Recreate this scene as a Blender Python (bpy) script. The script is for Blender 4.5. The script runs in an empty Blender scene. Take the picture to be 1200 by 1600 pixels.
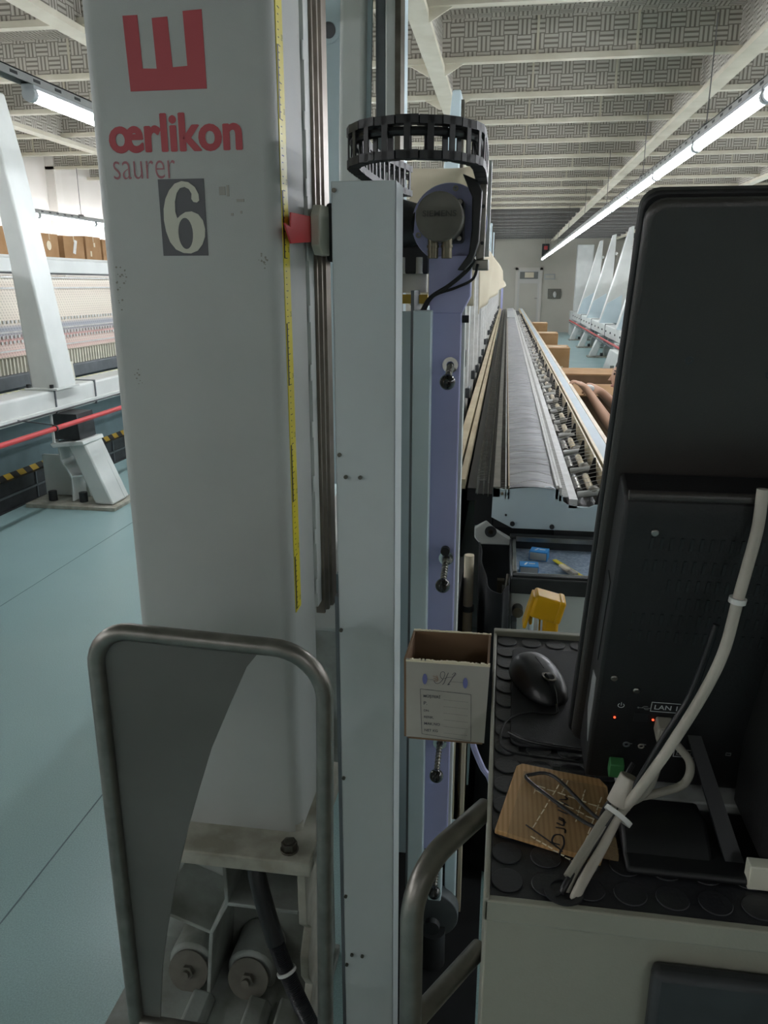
import bpy, math, random
from mathutils import Vector, Matrix, Euler
random.seed(4)
R = math.radians
scn = bpy.context.scene
col = scn.collection

# ---------------------------------------------------------------- camera, world, exposure
cam_d = bpy.data.cameras.new('camera'); cam = bpy.data.objects.new('camera', cam_d); col.objects.link(cam)
cam_d.sensor_fit = 'VERTICAL'; cam_d.sensor_height = 36; cam_d.lens = 1205 / 1600 * 36
cam.location = (0, 0, 1.55)
cam.rotation_euler = (R(90 - 16.415), 0, R(8.69))
cam_d.clip_start = .05; cam_d.clip_end = 100
scn.camera = cam
w = bpy.data.worlds.new('world'); scn.world = w; w.use_nodes = True
w.node_tree.nodes['Background'].inputs[0].default_value = (1, .97, .93, 1)
w.node_tree.nodes['Background'].inputs[1].default_value = .05
scn.view_settings.view_transform = 'Standard'; scn.view_settings.look = 'None'
scn.view_settings.gamma = 1; scn.view_settings.use_curve_mapping = False
scn.view_settings.exposure = 1.6
TUBE = 17.0        # emission strength of every fluorescent tube
scn.cycles.use_denoising = True
scn.cycles.max_bounces = 7; scn.cycles.diffuse_bounces = 5

# ---------------------------------------------------------------- materials
def srgb(h):
    h = h.lstrip('#'); v = [int(h[i:i + 2], 16) / 255 for i in (0, 2, 4)]
    return tuple(c / 12.92 if c <= .04045 else ((c + .055) / 1.055) ** 2.4 for c in v) + (1,)
M = {}
def mat(name, c, rough=.5, metal=0, c2=None, scale=8, bump=0, bscale=200, emit=0, spec=None, alpha=None, coat=0):
    m = bpy.data.materials.new(name); m.use_nodes = True; nt = m.node_tree; b = nt.nodes['Principled BSDF']
    b.inputs['Base Color'].default_value = srgb(c); b.inputs['Roughness'].default_value = rough; b.inputs['Metallic'].default_value = metal
    if spec is not None: b.inputs['Specular IOR Level'].default_value = spec
    if coat: b.inputs['Coat Weight'].default_value = coat; b.inputs['Coat Roughness'].default_value = .15
    tc = nt.nodes.new('ShaderNodeTexCoord')
    if c2:
        n = nt.nodes.new('ShaderNodeTexNoise'); n.inputs['Scale'].default_value = scale; n.inputs['Detail'].default_value = 6
        r = nt.nodes.new('ShaderNodeValToRGB'); r.color_ramp.elements[0].position = .35; r.color_ramp.elements[1].position = .7
        r.color_ramp.elements[0].color = srgb(c2); r.color_ramp.elements[1].color = srgb(c)
        nt.links.new(tc.outputs['Object'], n.inputs['Vector']); nt.links.new(n.outputs['Fac'], r.inputs['Fac']); nt.links.new(r.outputs['Color'], b.inputs['Base Color'])
    if bump:
        n = nt.nodes.new('ShaderNodeTexNoise'); n.inputs['Scale'].default_value = bscale; n.inputs['Detail'].default_value = 3
        bp = nt.nodes.new('ShaderNodeBump'); bp.inputs['Strength'].default_value = bump; bp.inputs['Distance'].default_value = .002
        nt.links.new(tc.outputs['Object'], n.inputs['Vector']); nt.links.new(n.outputs['Fac'], bp.inputs['Height']); nt.links.new(bp.outputs['Normal'], b.inputs['Normal'])
    if emit: b.inputs['Emission Color'].default_value = srgb(c); b.inputs['Emission Strength'].default_value = emit
    if alpha is not None: b.inputs['Alpha'].default_value = alpha
    M[name] = m; return m
def math_node(nt, op, a, b=None):
    n = nt.nodes.new('ShaderNodeMath'); n.operation = op
    for i, v in enumerate((a, b)):
        if v is None: continue
        if isinstance(v, (int, float)): n.inputs[i].default_value = v
        else: nt.links.new(v, n.inputs[i])
    return n.outputs[0]
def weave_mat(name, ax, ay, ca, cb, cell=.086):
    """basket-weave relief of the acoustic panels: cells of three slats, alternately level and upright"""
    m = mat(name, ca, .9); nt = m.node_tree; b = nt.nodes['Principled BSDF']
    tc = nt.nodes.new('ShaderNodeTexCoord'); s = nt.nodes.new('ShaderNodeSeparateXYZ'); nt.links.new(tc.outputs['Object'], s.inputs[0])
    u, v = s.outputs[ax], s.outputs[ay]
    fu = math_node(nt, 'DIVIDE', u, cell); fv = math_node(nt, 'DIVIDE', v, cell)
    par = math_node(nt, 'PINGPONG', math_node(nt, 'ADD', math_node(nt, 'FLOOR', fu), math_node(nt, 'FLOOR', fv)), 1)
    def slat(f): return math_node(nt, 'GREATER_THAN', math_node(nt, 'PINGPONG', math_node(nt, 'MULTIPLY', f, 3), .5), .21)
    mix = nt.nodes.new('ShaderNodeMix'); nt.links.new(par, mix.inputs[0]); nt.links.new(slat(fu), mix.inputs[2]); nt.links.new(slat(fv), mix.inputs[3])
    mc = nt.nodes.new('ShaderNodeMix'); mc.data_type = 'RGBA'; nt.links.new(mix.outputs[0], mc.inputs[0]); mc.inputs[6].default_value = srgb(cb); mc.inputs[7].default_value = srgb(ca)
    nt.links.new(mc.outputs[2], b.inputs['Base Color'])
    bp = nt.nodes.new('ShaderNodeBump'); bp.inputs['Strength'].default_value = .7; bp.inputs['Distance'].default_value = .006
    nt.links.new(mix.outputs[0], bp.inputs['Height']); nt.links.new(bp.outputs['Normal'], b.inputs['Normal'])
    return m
def stripe_mat(name, axis, period, duty, ca, cb, rough=.5, metal=0, slant=None, spec=None):
    m = mat(name, ca, rough, metal, spec=spec); nt = m.node_tree; b = nt.nodes['Principled BSDF']
    tc = nt.nodes.new('ShaderNodeTexCoord'); s = nt.nodes.new('ShaderNodeSeparateXYZ'); nt.links.new(tc.outputs['Object'], s.inputs[0])
    c = s.outputs[axis]
    if slant is not None: c = math_node(nt, 'ADD', c, s.outputs[slant])
    f = math_node(nt, 'FRACT', math_node(nt, 'DIVIDE', c, period)); g = math_node(nt, 'GREATER_THAN', f, duty)
    mc = nt.nodes.new('ShaderNodeMix'); mc.data_type = 'RGBA'; nt.links.new(g, mc.inputs[0]); mc.inputs[6].default_value = srgb(ca); mc.inputs[7].default_value = srgb(cb)
    nt.links.new(mc.outputs[2], b.inputs['Base Color']); return m

mat('paint', '#b4b7b3', .5, c2='#abaeaa', scale=3, bump=.12, bscale=500)
mat('paint_white', '#d6dad6', .45, c2='#c9ceca', scale=4, bump=.1, bscale=500)
mat('paint_blue', '#ccdde3', .42, c2='#c2d4da', scale=3)
mat('duct_paint', '#c3cbcb', .45, c2='#b9c1c1', scale=2.5, bump=.1, bscale=500)
mat('cast', '#aab1ad', .6, c2='#6f716a', scale=7, bump=.2, bscale=120)
mat('plate_edge', '#bdbcb0', .6, c2='#8d8a7c', scale=14, bump=.2, bscale=200)
mat('lilac', '#b0b3dc', .42, c2='#a8abd6', scale=5)
mat('steel', '#a9a7a0', .3, 1, c2='#8c8a84', scale=20)
mat('rubber_edge', '#3a3b3e', .3)
mat('steel_dark', '#76726a', .35, 1, c2='#5c5850', scale=20)
mat('rail_brown', '#8f867b', .35, .7, c2='#776e64', scale=20)
mat('tube_steel', '#8d8a84', .36, .85, c2='#7a7771', scale=30)
mat('sheet_grey', '#63645f', .5, 0, c2='#5a5b56', scale=6)
mat('chrome', '#d8d8d8', .12, 1)
mat('black', '#161719', .5)
mat('black_gloss', '#0d0e10', .15, coat=.5)
mat('pc_black', '#121213', .55, c2='#0d0d0e', scale=9, bump=.15, bscale=600)
mat('screen_back', '#383532', .38, c2='#322f2d', scale=5, bump=.2, bscale=700)
mat('rubber', '#2c2d30', .38, c2='#222326', scale=10, bump=.15, bscale=300)
mat('pad', '#1d1e20', .7, bump=.2, bscale=900)
mat('mouse', '#17181a', .36, bump=.05, bscale=500)
mat('darkcloth', '#15191c', .95, c2='#0e1113', scale=12)
mat('dark_metal', '#3c3f41', .5, .3, c2='#2d2f30', scale=12)
mat('grey_metal', '#6d7376', .5, .3, c2='#5e6467', scale=12)
mat('chain', '#242526', .5)
mat('motor', '#716f66', .55, .1, c2='#636158', scale=25)
mat('cap_relief_shade', '#4a4a44', .6)  # darker tone stands in for the shading of the embossed letters
mat('connector', '#75705f', .35, .7)
mat('red', '#c03a3c', .4)
mat('logo_red', '#b04a50', .5)
mat('logo_pink', '#a5686d', .5)
mat('label_grey', '#59595c', .5)
mat('digit_cream', '#c9c8b8', .5)
mat('ink', '#3a3942', .6)
mat('ink_blue', '#65699a', .6)
mat('bird_brown', '#8a7460', .6)
mat('white_print', '#b9bcbc', .6)
mat('dim_print', '#7e8080', .6)
mat('carton_white', '#a5a299', .7, c2='#9a978e', scale=10)
mat('carton_edge', '#e0d6bb', .6)
mat('cardboard', '#a8855f', .8, c2='#9a764d', scale=8)
mat('card_brown', '#7d634b', .85, c2='#6f573f', scale=10)
stripe_mat('corrugated', 0, .0045, .55, '#bd9665', '#ab8452', .6)
mat('tape_clear', '#c4a57c', .08, alpha=.35, coat=1)
mat('desk_paint', '#939285', .5, c2='#8a897c', scale=5, bump=.1, bscale=400)
mat('cable_white', '#b2aca0', .5, c2='#a19b8f', scale=30)
mat('cable_grey', '#8b877c', .5)
mat('cable_black', '#141416', .4)
mat('green', '#3d7a48', .5)
mat('yellow', '#dba50f', .42, spec=.3)
mat('tape_yellow', '#dccb2a', .4)
mat('tape_blue', '#2f8ccf', .45)
mat('hazard_yellow', '#c9a637', .5)
stripe_mat('hazard', 1, .16, .5, '#caa63a', '#33322f', .6, slant=2)
stripe_mat('dash_tape', 1, .09, .6, '#cfd0a8', '#b4b8b4', .6)
mat('beige_rail', '#c9bda0', .4, .2, c2='#ab9a78', scale=6)
mat('rail_blue', '#93a6b2', .4, c2='#85989f', scale=4)
mat('white_rail', '#d9d9d6', .35, c2='#c4c4c0', scale=30)
mat('fabric_cream', '#ddd3bc', .95, c2='#d2c7ae', scale=5)
mat('tray_speckle', '#93a3b5', .8, c2='#6d7f92', scale=130)
mat('teal_body', '#6f8388', .6, c2='#5f7277', scale=4)
mat('led_green', '#b8ff30', .5, emit=4)
mat('led_red', '#ff5030', .5, emit=.8)
mat('skin', '#c79f86', .55); mat('hair', '#17130f', .6); mat('shirt', '#7b7f83', .9, c2='#6d7175', scale=20); mat('jeans', '#4f6f8e', .9)
mat('lamp_tube', '#f7f9ff', .4, emit=TUBE)
mat('lamp_cap', '#c9cfd2', .4)
mat('rail_grey', '#a7aaa8', .5)
mat('wall_paint', '#d3cec6', .8, c2='#cbc6bd', scale=1.2)
mat('wall_far_paint', '#c2beb2', .8, c2='#bbb7ab', scale=1)
mat('door_paint', '#c4c2bc', .6)
mat('rafter', '#d9d4c2', .6, c2='#cac4b0', scale=5)
mat('wire', '#6b6a68', .5, .5)
mat('glass_dark', '#5f625c', .15)
mat('wood_dark', '#59503f', .8, c2='#463f31', scale=9)
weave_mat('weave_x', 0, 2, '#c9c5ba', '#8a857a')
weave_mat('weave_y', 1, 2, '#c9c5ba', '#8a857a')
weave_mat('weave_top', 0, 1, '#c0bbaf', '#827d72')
weave_mat('weave_unlit', 0, 2, '#858480', '#636260')  # shade of the unlit far ceiling, put into a darker weave colour
# thread fields of the machine on the left: coloured rows
def thread_mat():
    m = mat('threads', '#e4ddcf', .9); nt = m.node_tree; b = nt.nodes['Principled BSDF']
    tc = nt.nodes.new('ShaderNodeTexCoord'); s = nt.nodes.new('ShaderNodeSeparateXYZ'); nt.links.new(tc.outputs['Object'], s.inputs[0])
    mr = nt.nodes.new('ShaderNodeMapRange'); mr.inputs[1].default_value = .95; mr.inputs[2].default_value = 1.7; nt.links.new(s.outputs[2], mr.inputs[0])
    r = nt.nodes.new('ShaderNodeValToRGB'); e = r.color_ramp; e.elements[0].position = 0; e.elements[0].color = srgb('#c6c4b4'); e.elements[1].position = 1; e.elements[1].color = srgb('#e8e0d2')
    for p, c in ((.06, '#d8d0c2'), (.14, '#d8bab2'), (.2, '#d9c9bf'), (.26, '#d2aba4'), (.32, '#b9b9bd'), (.38, '#a9acb4'), (.42, '#e0d6c8'), (.6, '#e4dccd'), (.8, '#ded3c5'), (.84, '#ece4d6')):
        q = e.elements.new(p); q.color = srgb(c)
    nt.links.new(mr.outputs[0], r.inputs[0])
    ck = math_node(nt, 'PINGPONG', math_node(nt, 'DIVIDE', math_node(nt, 'ADD', s.outputs[1], math_node(nt, 'MULTIPLY', s.outputs[2], .6)), .035), .5)
    ck2 = math_node(nt, 'PINGPONG', math_node(nt, 'DIVIDE', s.outputs[2], .02), .5)
    f = math_node(nt, 'MULTIPLY', math_node(nt, 'GREATER_THAN', ck, .3), math_node(nt, 'GREATER_THAN', ck2, .2))
    mc = nt.nodes.new('ShaderNodeMix'); mc.data_type = 'RGBA'; mc.blend_type = 'MULTIPLY'; nt.links.new(math_node(nt, 'MULTIPLY', f, .35), mc.inputs[0]); nt.links.new(r.outputs[0], mc.inputs[6]); mc.inputs[7].default_value = srgb('#8a8580')
    nt.links.new(mc.outputs[2], b.inputs['Base Color'])
thread_mat()
def floor_tone():
    m = mat('floor_vinyl', '#9fbcbc', .33, c2='#95b4b5', scale=.9, spec=.55); nt = m.node_tree; b = nt.nodes['Principled BSDF']
    tc = nt.nodes.new('ShaderNodeTexCoord'); n = nt.nodes.new('ShaderNodeTexNoise'); n.inputs['Scale'].default_value = 260; nt.links.new(tc.outputs['Object'], n.inputs['Vector'])
    link = b.inputs['Base Color'].links[0].from_socket
    mc = nt.nodes.new('ShaderNodeMix'); mc.data_type = 'RGBA'; mc.blend_type = 'OVERLAY'; mc.inputs[0].default_value = .35
    nt.links.new(link, mc.inputs[6]); nt.links.new(n.outputs['Fac'], mc.inputs[7]); nt.links.new(mc.outputs[2], b.inputs['Base Color'])
    rr = nt.nodes.new('ShaderNodeMapRange'); n2 = nt.nodes.new('ShaderNodeTexNoise'); n2.inputs['Scale'].default_value = 2.5; nt.links.new(tc.outputs['Object'], n2.inputs['Vector'])
    nt.links.new(n2.outputs['Fac'], rr.inputs[0]); rr.inputs[3].default_value = .22; rr.inputs[4].default_value = .42; nt.links.new(rr.outputs[0], b.inputs['Roughness'])
floor_tone()
def gauze_mat():
    """the translucent-looking interlining over the bed: grey with fine cross lines"""
    m = mat('gauze', '#8d8e90', .45, .25); nt = m.node_tree; b = nt.nodes['Principled BSDF']
    tc = nt.nodes.new('ShaderNodeTexCoord'); n = nt.nodes.new('ShaderNodeTexNoise'); mp = nt.nodes.new('ShaderNodeMapping'); mp.inputs['Scale'].default_value = (6, 26, 1)
    nt.links.new(tc.outputs['Object'], mp.inputs[0]); nt.links.new(mp.outputs[0], n.inputs['Vector']); n.inputs['Scale'].default_value = 2; n.inputs['Detail'].default_value = 5
    r = nt.nodes.new('ShaderNodeValToRGB'); r.color_ramp.elements[0].position = .35; r.color_ramp.elements[1].position = .68; r.color_ramp.elements[0].color = srgb('#7d7e81'); r.color_ramp.elements[1].color = srgb('#a9aaac')
    nt.links.new(n.outputs['Fac'], r.inputs[0]); nt.links.new(r.outputs[0], b.inputs['Base Color'])
gauze_mat()

# ---------------------------------------------------------------- mesh helpers
class MB:
    def __init__(s): s.v = []; s.f = []
    def add(s, vs, fs):
        k = len(s.v); s.v += [tuple(p) for p in vs]; s.f += [tuple(i + k for i in f) for f in fs]; return s
    def box(s, x0, x1, y0, y1, z0, z1):
        return s.add([(x, y, z) for z in (z0, z1) for y in (y0, y1) for x in (x0, x1)],
                     [(0, 2, 3, 1), (4, 5, 7, 6), (0, 1, 5, 4), (2, 6, 7, 3), (0, 4, 6, 2), (1, 3, 7, 5)])
    def prism(s, poly, axis, a, b):
        """poly in the two other axes (x: (y,z)  y: (x,z)  z: (x,y)), swept from a to b"""
        def P(p, t): return (t, p[0], p[1]) if axis == 'x' else (p[0], t, p[1]) if axis == 'y' else (p[0], p[1], t)
        n = len(poly); vs = [P(p, a) for p in poly] + [P(p, b) for p in poly]
        return s.add(vs, [tuple(range(n))[::-1], tuple(range(n, 2 * n))] + [(i, (i + 1) % n, (i + 1) % n + n, i + n) for i in range(n)])
    def tube(s, pts, r, n=10, cap=True, closed=False):
        pts = [Vector(p) for p in pts]; m = len(pts); rs = r if isinstance(r, (list, tuple)) else [r] * m
        t0 = (pts[1] - pts[0]).normalized(); up = Vector((0, 0, 1)) if abs(t0.z) < .9 else Vector((1, 0, 0))
        nn = t0.cross(up).normalized(); vs = []
        for i, p in enumerate(pts):
            if closed: t = (pts[(i + 1) % m] - pts[i - 1]).normalized()
            else: t = (pts[min(i + 1, m - 1)] - pts[max(i - 1, 0)]).normalized()
            nn = (nn - t * nn.dot(t)).normalized(); bb = t.cross(nn)
            for k in range(n):
                a = 2 * math.pi * k / n; vs.append(p + (nn * math.cos(a) + bb * math.sin(a)) * rs[i])
        fs = []
        for i in range(m if closed else m - 1):
            j = (i + 1) % m
            for k in range(n): fs.append((i * n + k, i * n + (k + 1) % n, j * n + (k + 1) % n, j * n + k))
        if cap and not closed: fs += [tuple(range(n))[::-1], tuple(range((m - 1) * n, m * n))]
        return s.add(vs, fs)
    def cyl(s, p0, p1, r, r1=None, n=20): return s.tube([p0, p1], [r, r if r1 is None else r1], n)
    def ball(s, c, r, sc=(1, 1, 1), n=16, m=10):
        vs = [(c[0], c[1], c[2] + r * sc[2])]
        for i in range(1, m):
            a = math.pi * i / m
            for k in range(n):
                b = 2 * math.pi * k / n
                vs.append((c[0] + r * sc[0] * math.sin(a) * math.cos(b), c[1] + r * sc[1] * math.sin(a) * math.sin(b), c[2] + r * sc[2] * math.cos(a)))
        vs.append((c[0], c[1], c[2] - r * sc[2])); fs = [(0, 1 + k, 1 + (k + 1) % n) for k in range(n)]
        for i in range(m - 2):
            for k in range(n): fs.append((1 + i * n + k, 1 + (i + 1) * n + k, 1 + (i + 1) * n + (k + 1) % n, 1 + i * n + (k + 1) % n))
        e = len(vs) - 1; o = 1 + (m - 2) * n; fs += [(e, o + (k + 1) % n, o + k) for k in range(n)]
        return s.add(vs, fs)
    def ring(s, c, axis, r0, r1, t, n=28):
        """flat washer around an axis vector"""
        c = Vector(c); a = Vector(axis).normalized(); u = a.orthogonal().normalized(); v = a.cross(u); vs = []
        for rr, h in ((r0, 0), (r1, 0), (r1, t), (r0, t)):
            for k in range(n):
                q = 2 * math.pi * k / n; vs.append(c + a * h + (u * math.cos(q) + v * math.sin(q)) * rr)
        return s.add(vs, [(i * n + k, i * n + (k + 1) % n, ((i + 1) % 4) * n + (k + 1) % n, ((i + 1) % 4) * n + k) for i in range(4) for k in range(n)])
    def xf(s, mtx):
        s.v = [tuple(mtx @ Vector(p)) for p in s.v]; return s
    def build(s, name, m, parent=None, smooth=True, bev=0, seg=2, sub=0):
        me = bpy.data.meshes.new(name); me.from_pydata(s.v, [], s.f); me.validate()
        import bmesh
        b = bmesh.new(); b.from_mesh(me); bmesh.ops.recalc_face_normals(b, faces=b.faces); b.to_mesh(me); b.free()
        return link(name, me, m, parent, smooth, bev, seg, sub)
WORLD = {}
def link(name, me, m, parent=None, smooth=True, bev=0, seg=2, sub=0):
    me.materials.clear(); me.materials.append(M[m] if isinstance(m, str) else m)
    o = bpy.data.objects.new(name, me); col.objects.link(o)
    if smooth: me.shade_smooth(); me.set_sharp_from_angle(angle=R(38))
    if bev:
        q = o.modifiers.new('bevel', 'BEVEL'); q.width = bev; q.segments = seg; q.limit_method = 'ANGLE'; q.angle_limit = R(40)
    if sub:
        q = o.modifiers.new('sub', 'SUBSURF'); q.levels = sub; q.render_levels = sub
    if parent: setp(o, parent)
    return o
def setp(o, parent):
    o.parent = parent
    if parent.name in WORLD: o.matrix_parent_inverse = Matrix.Translation(-Vector(WORLD[parent.name]))
def tag(o, label, cat, group=None):
    o['label'] = label; o['category'] = cat
    if group: o['group'] = group
    return o
def thing(name, loc, label, cat, group=None):
    o = bpy.data.objects.new(name, None); o.location = loc; o.empty_display_size = .05; col.objects.link(o); WORLD[o.name] = tuple(loc)
    return tag(o, label, cat, group)
def struct(o): o['kind'] = 'structure'; return o
def stuff(o): o['kind'] = 'stuff'; return o
def dup(root, d, label=None):
    r = root.copy(); col.objects.link(r); r.location = Vector(root.location) + Vector(d); WORLD[r.name] = tuple(r.location)
    if label: r['label'] = label
    def kids(a, b):
        for ch in list(a.children):
            c = ch.copy(); col.objects.link(c); c.parent = b; kids(ch, c)
    kids(root, r); return r
def same(o, d, parent=None, rot=None):
    """a copy of one part, moved by d, sharing its mesh"""
    c = o.copy(); col.objects.link(c); c.location = Vector(o.location) + Vector(d)
    if rot: c.rotation_euler = rot
    return c
FACE = Matrix.Rotation(R(90), 4, 'X')         # lettering on a plane that faces -y
def outline(name, loops, m, parent, mtx, ext=.0004, cyc=True):
    cu = bpy.data.curves.new(name, 'CURVE'); cu.dimensions = '2D'; cu.fill_mode = 'BOTH'; cu.extrude = ext
    for lp in loops:
        sp = cu.splines.new('POLY'); sp.points.add(len(lp) - 1)
        for i, (x, y) in enumerate(lp): sp.points[i].co = (x, y, 0, 1)
        sp.use_cyclic_u = cyc
    return curve_mesh(name, cu, m, parent, mtx)
def curve_mesh(name, cu, m, parent, mtx, fit=None):
    t = bpy.data.objects.new(name + '_tmp', cu); col.objects.link(t); bpy.context.view_layer.update()
    me = bpy.data.meshes.new_from_object(t.evaluated_get(bpy.context.evaluated_depsgraph_get()))
    bpy.data.objects.remove(t)
    if fit:
        xs = [v.co.x for v in me.vertices]; ys = [v.co.y for v in me.vertices]
        sx = fit[0] / (max(xs) - min(xs)); sy = fit[1] / (max(ys) - min(ys)) if fit[1] else sx
        for v in me.vertices: v.co.x = (v.co.x - min(xs)) * sx; v.co.y = (v.co.y - min(ys)) * sy
    me.transform(mtx); me.name = name
    return link(name, me, m, parent, smooth=False)
def text(name, s, m, parent, mtx, w, h=None, off=0, ext=.0004):
    cu = bpy.data.curves.new(name, 'FONT'); cu.body = s; cu.size = 1; cu.extrude = 0; cu.offset = off; cu.resolution_u = 4
    o = curve_mesh(name, cu, m, parent, Matrix(), (w, h))
    for v in o.data.vertices: v.co.z = ext
    o.data.transform(mtx); return o
def T(x, y, z): return Matrix.Translation((x, y, z))
def arc(cx, cy, r, a0, a1, n=8): return [(cx + r * math.cos(R(a0 + (a1 - a0) * i / n)), cy + r * math.sin(R(a0 + (a1 - a0) * i / n))) for i in range(n + 1)]
def curve_pts(pts, n=8):
    """Catmull-Rom through the points"""
    P = [Vector(p) for p in pts]; P = [2 * P[0] - P[1]] + P + [2 * P[-1] - P[-2]]; out = []
    for i in range(1, len(P) - 2):
        for k in range(n):
            t = k / n; a, b, c, d = P[i - 1:i + 3]
            out.append(.5 * ((2 * b) + (c - a) * t + (2 * a - 5 * b + 4 * c - d) * t * t + (3 * b - a - 3 * c + d) * t ** 3))
    out.append(P[-2]); return out

# ================================================================ the hall
X0, X1, Y0, Y1, ZC = -5.8, 6.6, -4.5, 27.5, 3.22
f = MB().box(X0, X1, Y0, Y1, -.05, 0).build('floor', 'floor_vinyl', smooth=False); struct(f)
for x in (-4.4, -2.45, -1.2): MB().box(x, x + .004, Y0, Y1, 0, .0008).build('seam', 'teal_body', f, smooth=False)
struct(MB().box(X0 - .1, X0, Y0, Y1, 0, ZC).build('wall_left', 'wall_paint', smooth=False))
struct(MB().box(X1, X1 + .1, Y0, Y1, 0, ZC).build('wall_right', 'wall_paint', smooth=False))
struct(MB().box(X0, X1, Y1, Y1 + .1, 0, ZC).build('wall_far', 'wall_far_paint', smooth=False))
struct(MB().box(X0, X1, Y0 - .1, Y0, 0, ZC).build('wall_near', 'wall_paint', smooth=False))
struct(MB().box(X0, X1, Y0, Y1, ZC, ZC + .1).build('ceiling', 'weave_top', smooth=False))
tr = 0
def trim(mb, m, bev=0):
    global tr; tr += 1
    return struct(mb.build('trim_%d' % tr, m, smooth=False, bev=bev))
# wall pilasters on the left
for y in (7.6, 9.75, 12.4): trim(MB().box(X0, X0 + .12, y, y + .16, 0, ZC), 'wall_paint')
# lengthwise beams with acoustic panels on both cheeks
for x in (-4.4, -2.45, -.52, 1.4, 3.3, 5.2):
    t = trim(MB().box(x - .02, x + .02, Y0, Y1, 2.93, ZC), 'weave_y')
    MB().box(x - .055, x + .055, Y0, Y1, 2.895, 2.93).build('flange', 'rafter', t, smooth=False)
# crosswise rafters: rail and separate woven panels
pan = None
xb = [X0, -4.4, -2.45, -.52, 1.4, 3.3, 5.2, X1]
yb = [-3.2, -1.0, 1.2, 3.4, 4.6] + [5.7 + i * 1.02 for i in range(21)]
for y in yb:
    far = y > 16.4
    t = trim(MB().box(X0, X1, y - .03, y + .03, 2.94, 2.975), 'rafter' if not far else 'weave_unlit')
    if 4 < y < 13.5:
        for a, b in zip(xb[:-1], xb[1:]):
            if a > 3: continue
            n = 3; wd = (b - a - .06) / n
            for k in range(n):
                x = a + .03 + k * wd
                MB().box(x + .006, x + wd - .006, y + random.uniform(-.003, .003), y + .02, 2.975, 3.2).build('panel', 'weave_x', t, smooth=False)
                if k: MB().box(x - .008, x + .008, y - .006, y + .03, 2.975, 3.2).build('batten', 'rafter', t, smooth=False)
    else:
        stuff(MB().box(X0, X1, y, y + .02, 2.975, ZC).build('panel', 'weave_unlit' if far else 'weave_x', t, smooth=False))
# knee brackets where rafters meet the beam at x=-.52
for y in yb[4:9]:
    t = trim(MB().prism([(-.465, 2.94), (-.34, 2.94), (-.465, 2.87)], 'y', y - .006, y + .006).prism([(-.575, 2.94), (-.70, 2.94), (-.575, 2.87)], 'y', y - .006, y + .006), 'rafter')

# door and fittings on the far wall
d = struct(MB().box(.36, 1.08, Y1 - .04, Y1 - .005, 0, 2.02).build('door_1', 'door_paint', smooth=False))
MB().box(.28, .36, Y1 - .06, Y1, 0, 2.1).box(1.08, 1.16, Y1 - .06, Y1, 0, 2.1).box(.28, 1.16, Y1 - .06, Y1, 2.02, 2.1).build('frame', 'wall_paint', d, smooth=False)
MB().box(.42, 1.02, Y1 - .05, Y1 - .04, 1.74, 1.97).build('pane', 'glass_dark', d, smooth=False)
MB().box(.58, .88, Y1 - .056, Y1 - .05, 1.78, 1.95).build('notice', 'fabric_cream', d, smooth=False)
MB().box(.42, 1.02, Y1 - .05, Y1 - .04, .2, 1.6).build('panel', 'wall_far_paint', d, smooth=False)
MB().box(.93, 1.03, Y1 - .08, Y1 - .05, 1.1, 1.13).build('handle', 'steel', d, smooth=False)
o = tag(MB().box(1.22, 1.58, Y1 - .03, Y1, 1.72, 1.9).build('wall_sign', 'rail_grey', bev=.004), 'small grey sign on the far wall right of the door top', 'sign')
MB().box(1.26, 1.54, Y1 - .034, Y1 - .03, 1.76, 1.86).build('print', 'wall_far_paint', o, smooth=False)
t = thing('hand_dryer', (1.6, Y1 - .08, 1.1), 'dark square holder with a white item on the far wall', 'holder')
MB().box(1.37, 1.8, Y1 - .05, Y1, 1.1, 1.42).build('backing', 'motor', t, bev=.01); MB().ball((1.6, Y1 - .07, 1.24), .1, (.6, .4, 1)).build('item', 'white_rail', t)
t = thing('alarm_box', (1.2, Y1 - .1, 2.5), 'dark alarm box with red lens high on the far wall', 'alarm')
MB().box(1.1, 1.34, Y1 - .1, Y1, 2.45, 2.85).build('housing', 'dark_metal', t, bev=.01); MB().box(1.16, 1.28, Y1 - .13, Y1 - .1, 2.66, 2.78).build('lens', 'red', t, bev=.01)

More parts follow.
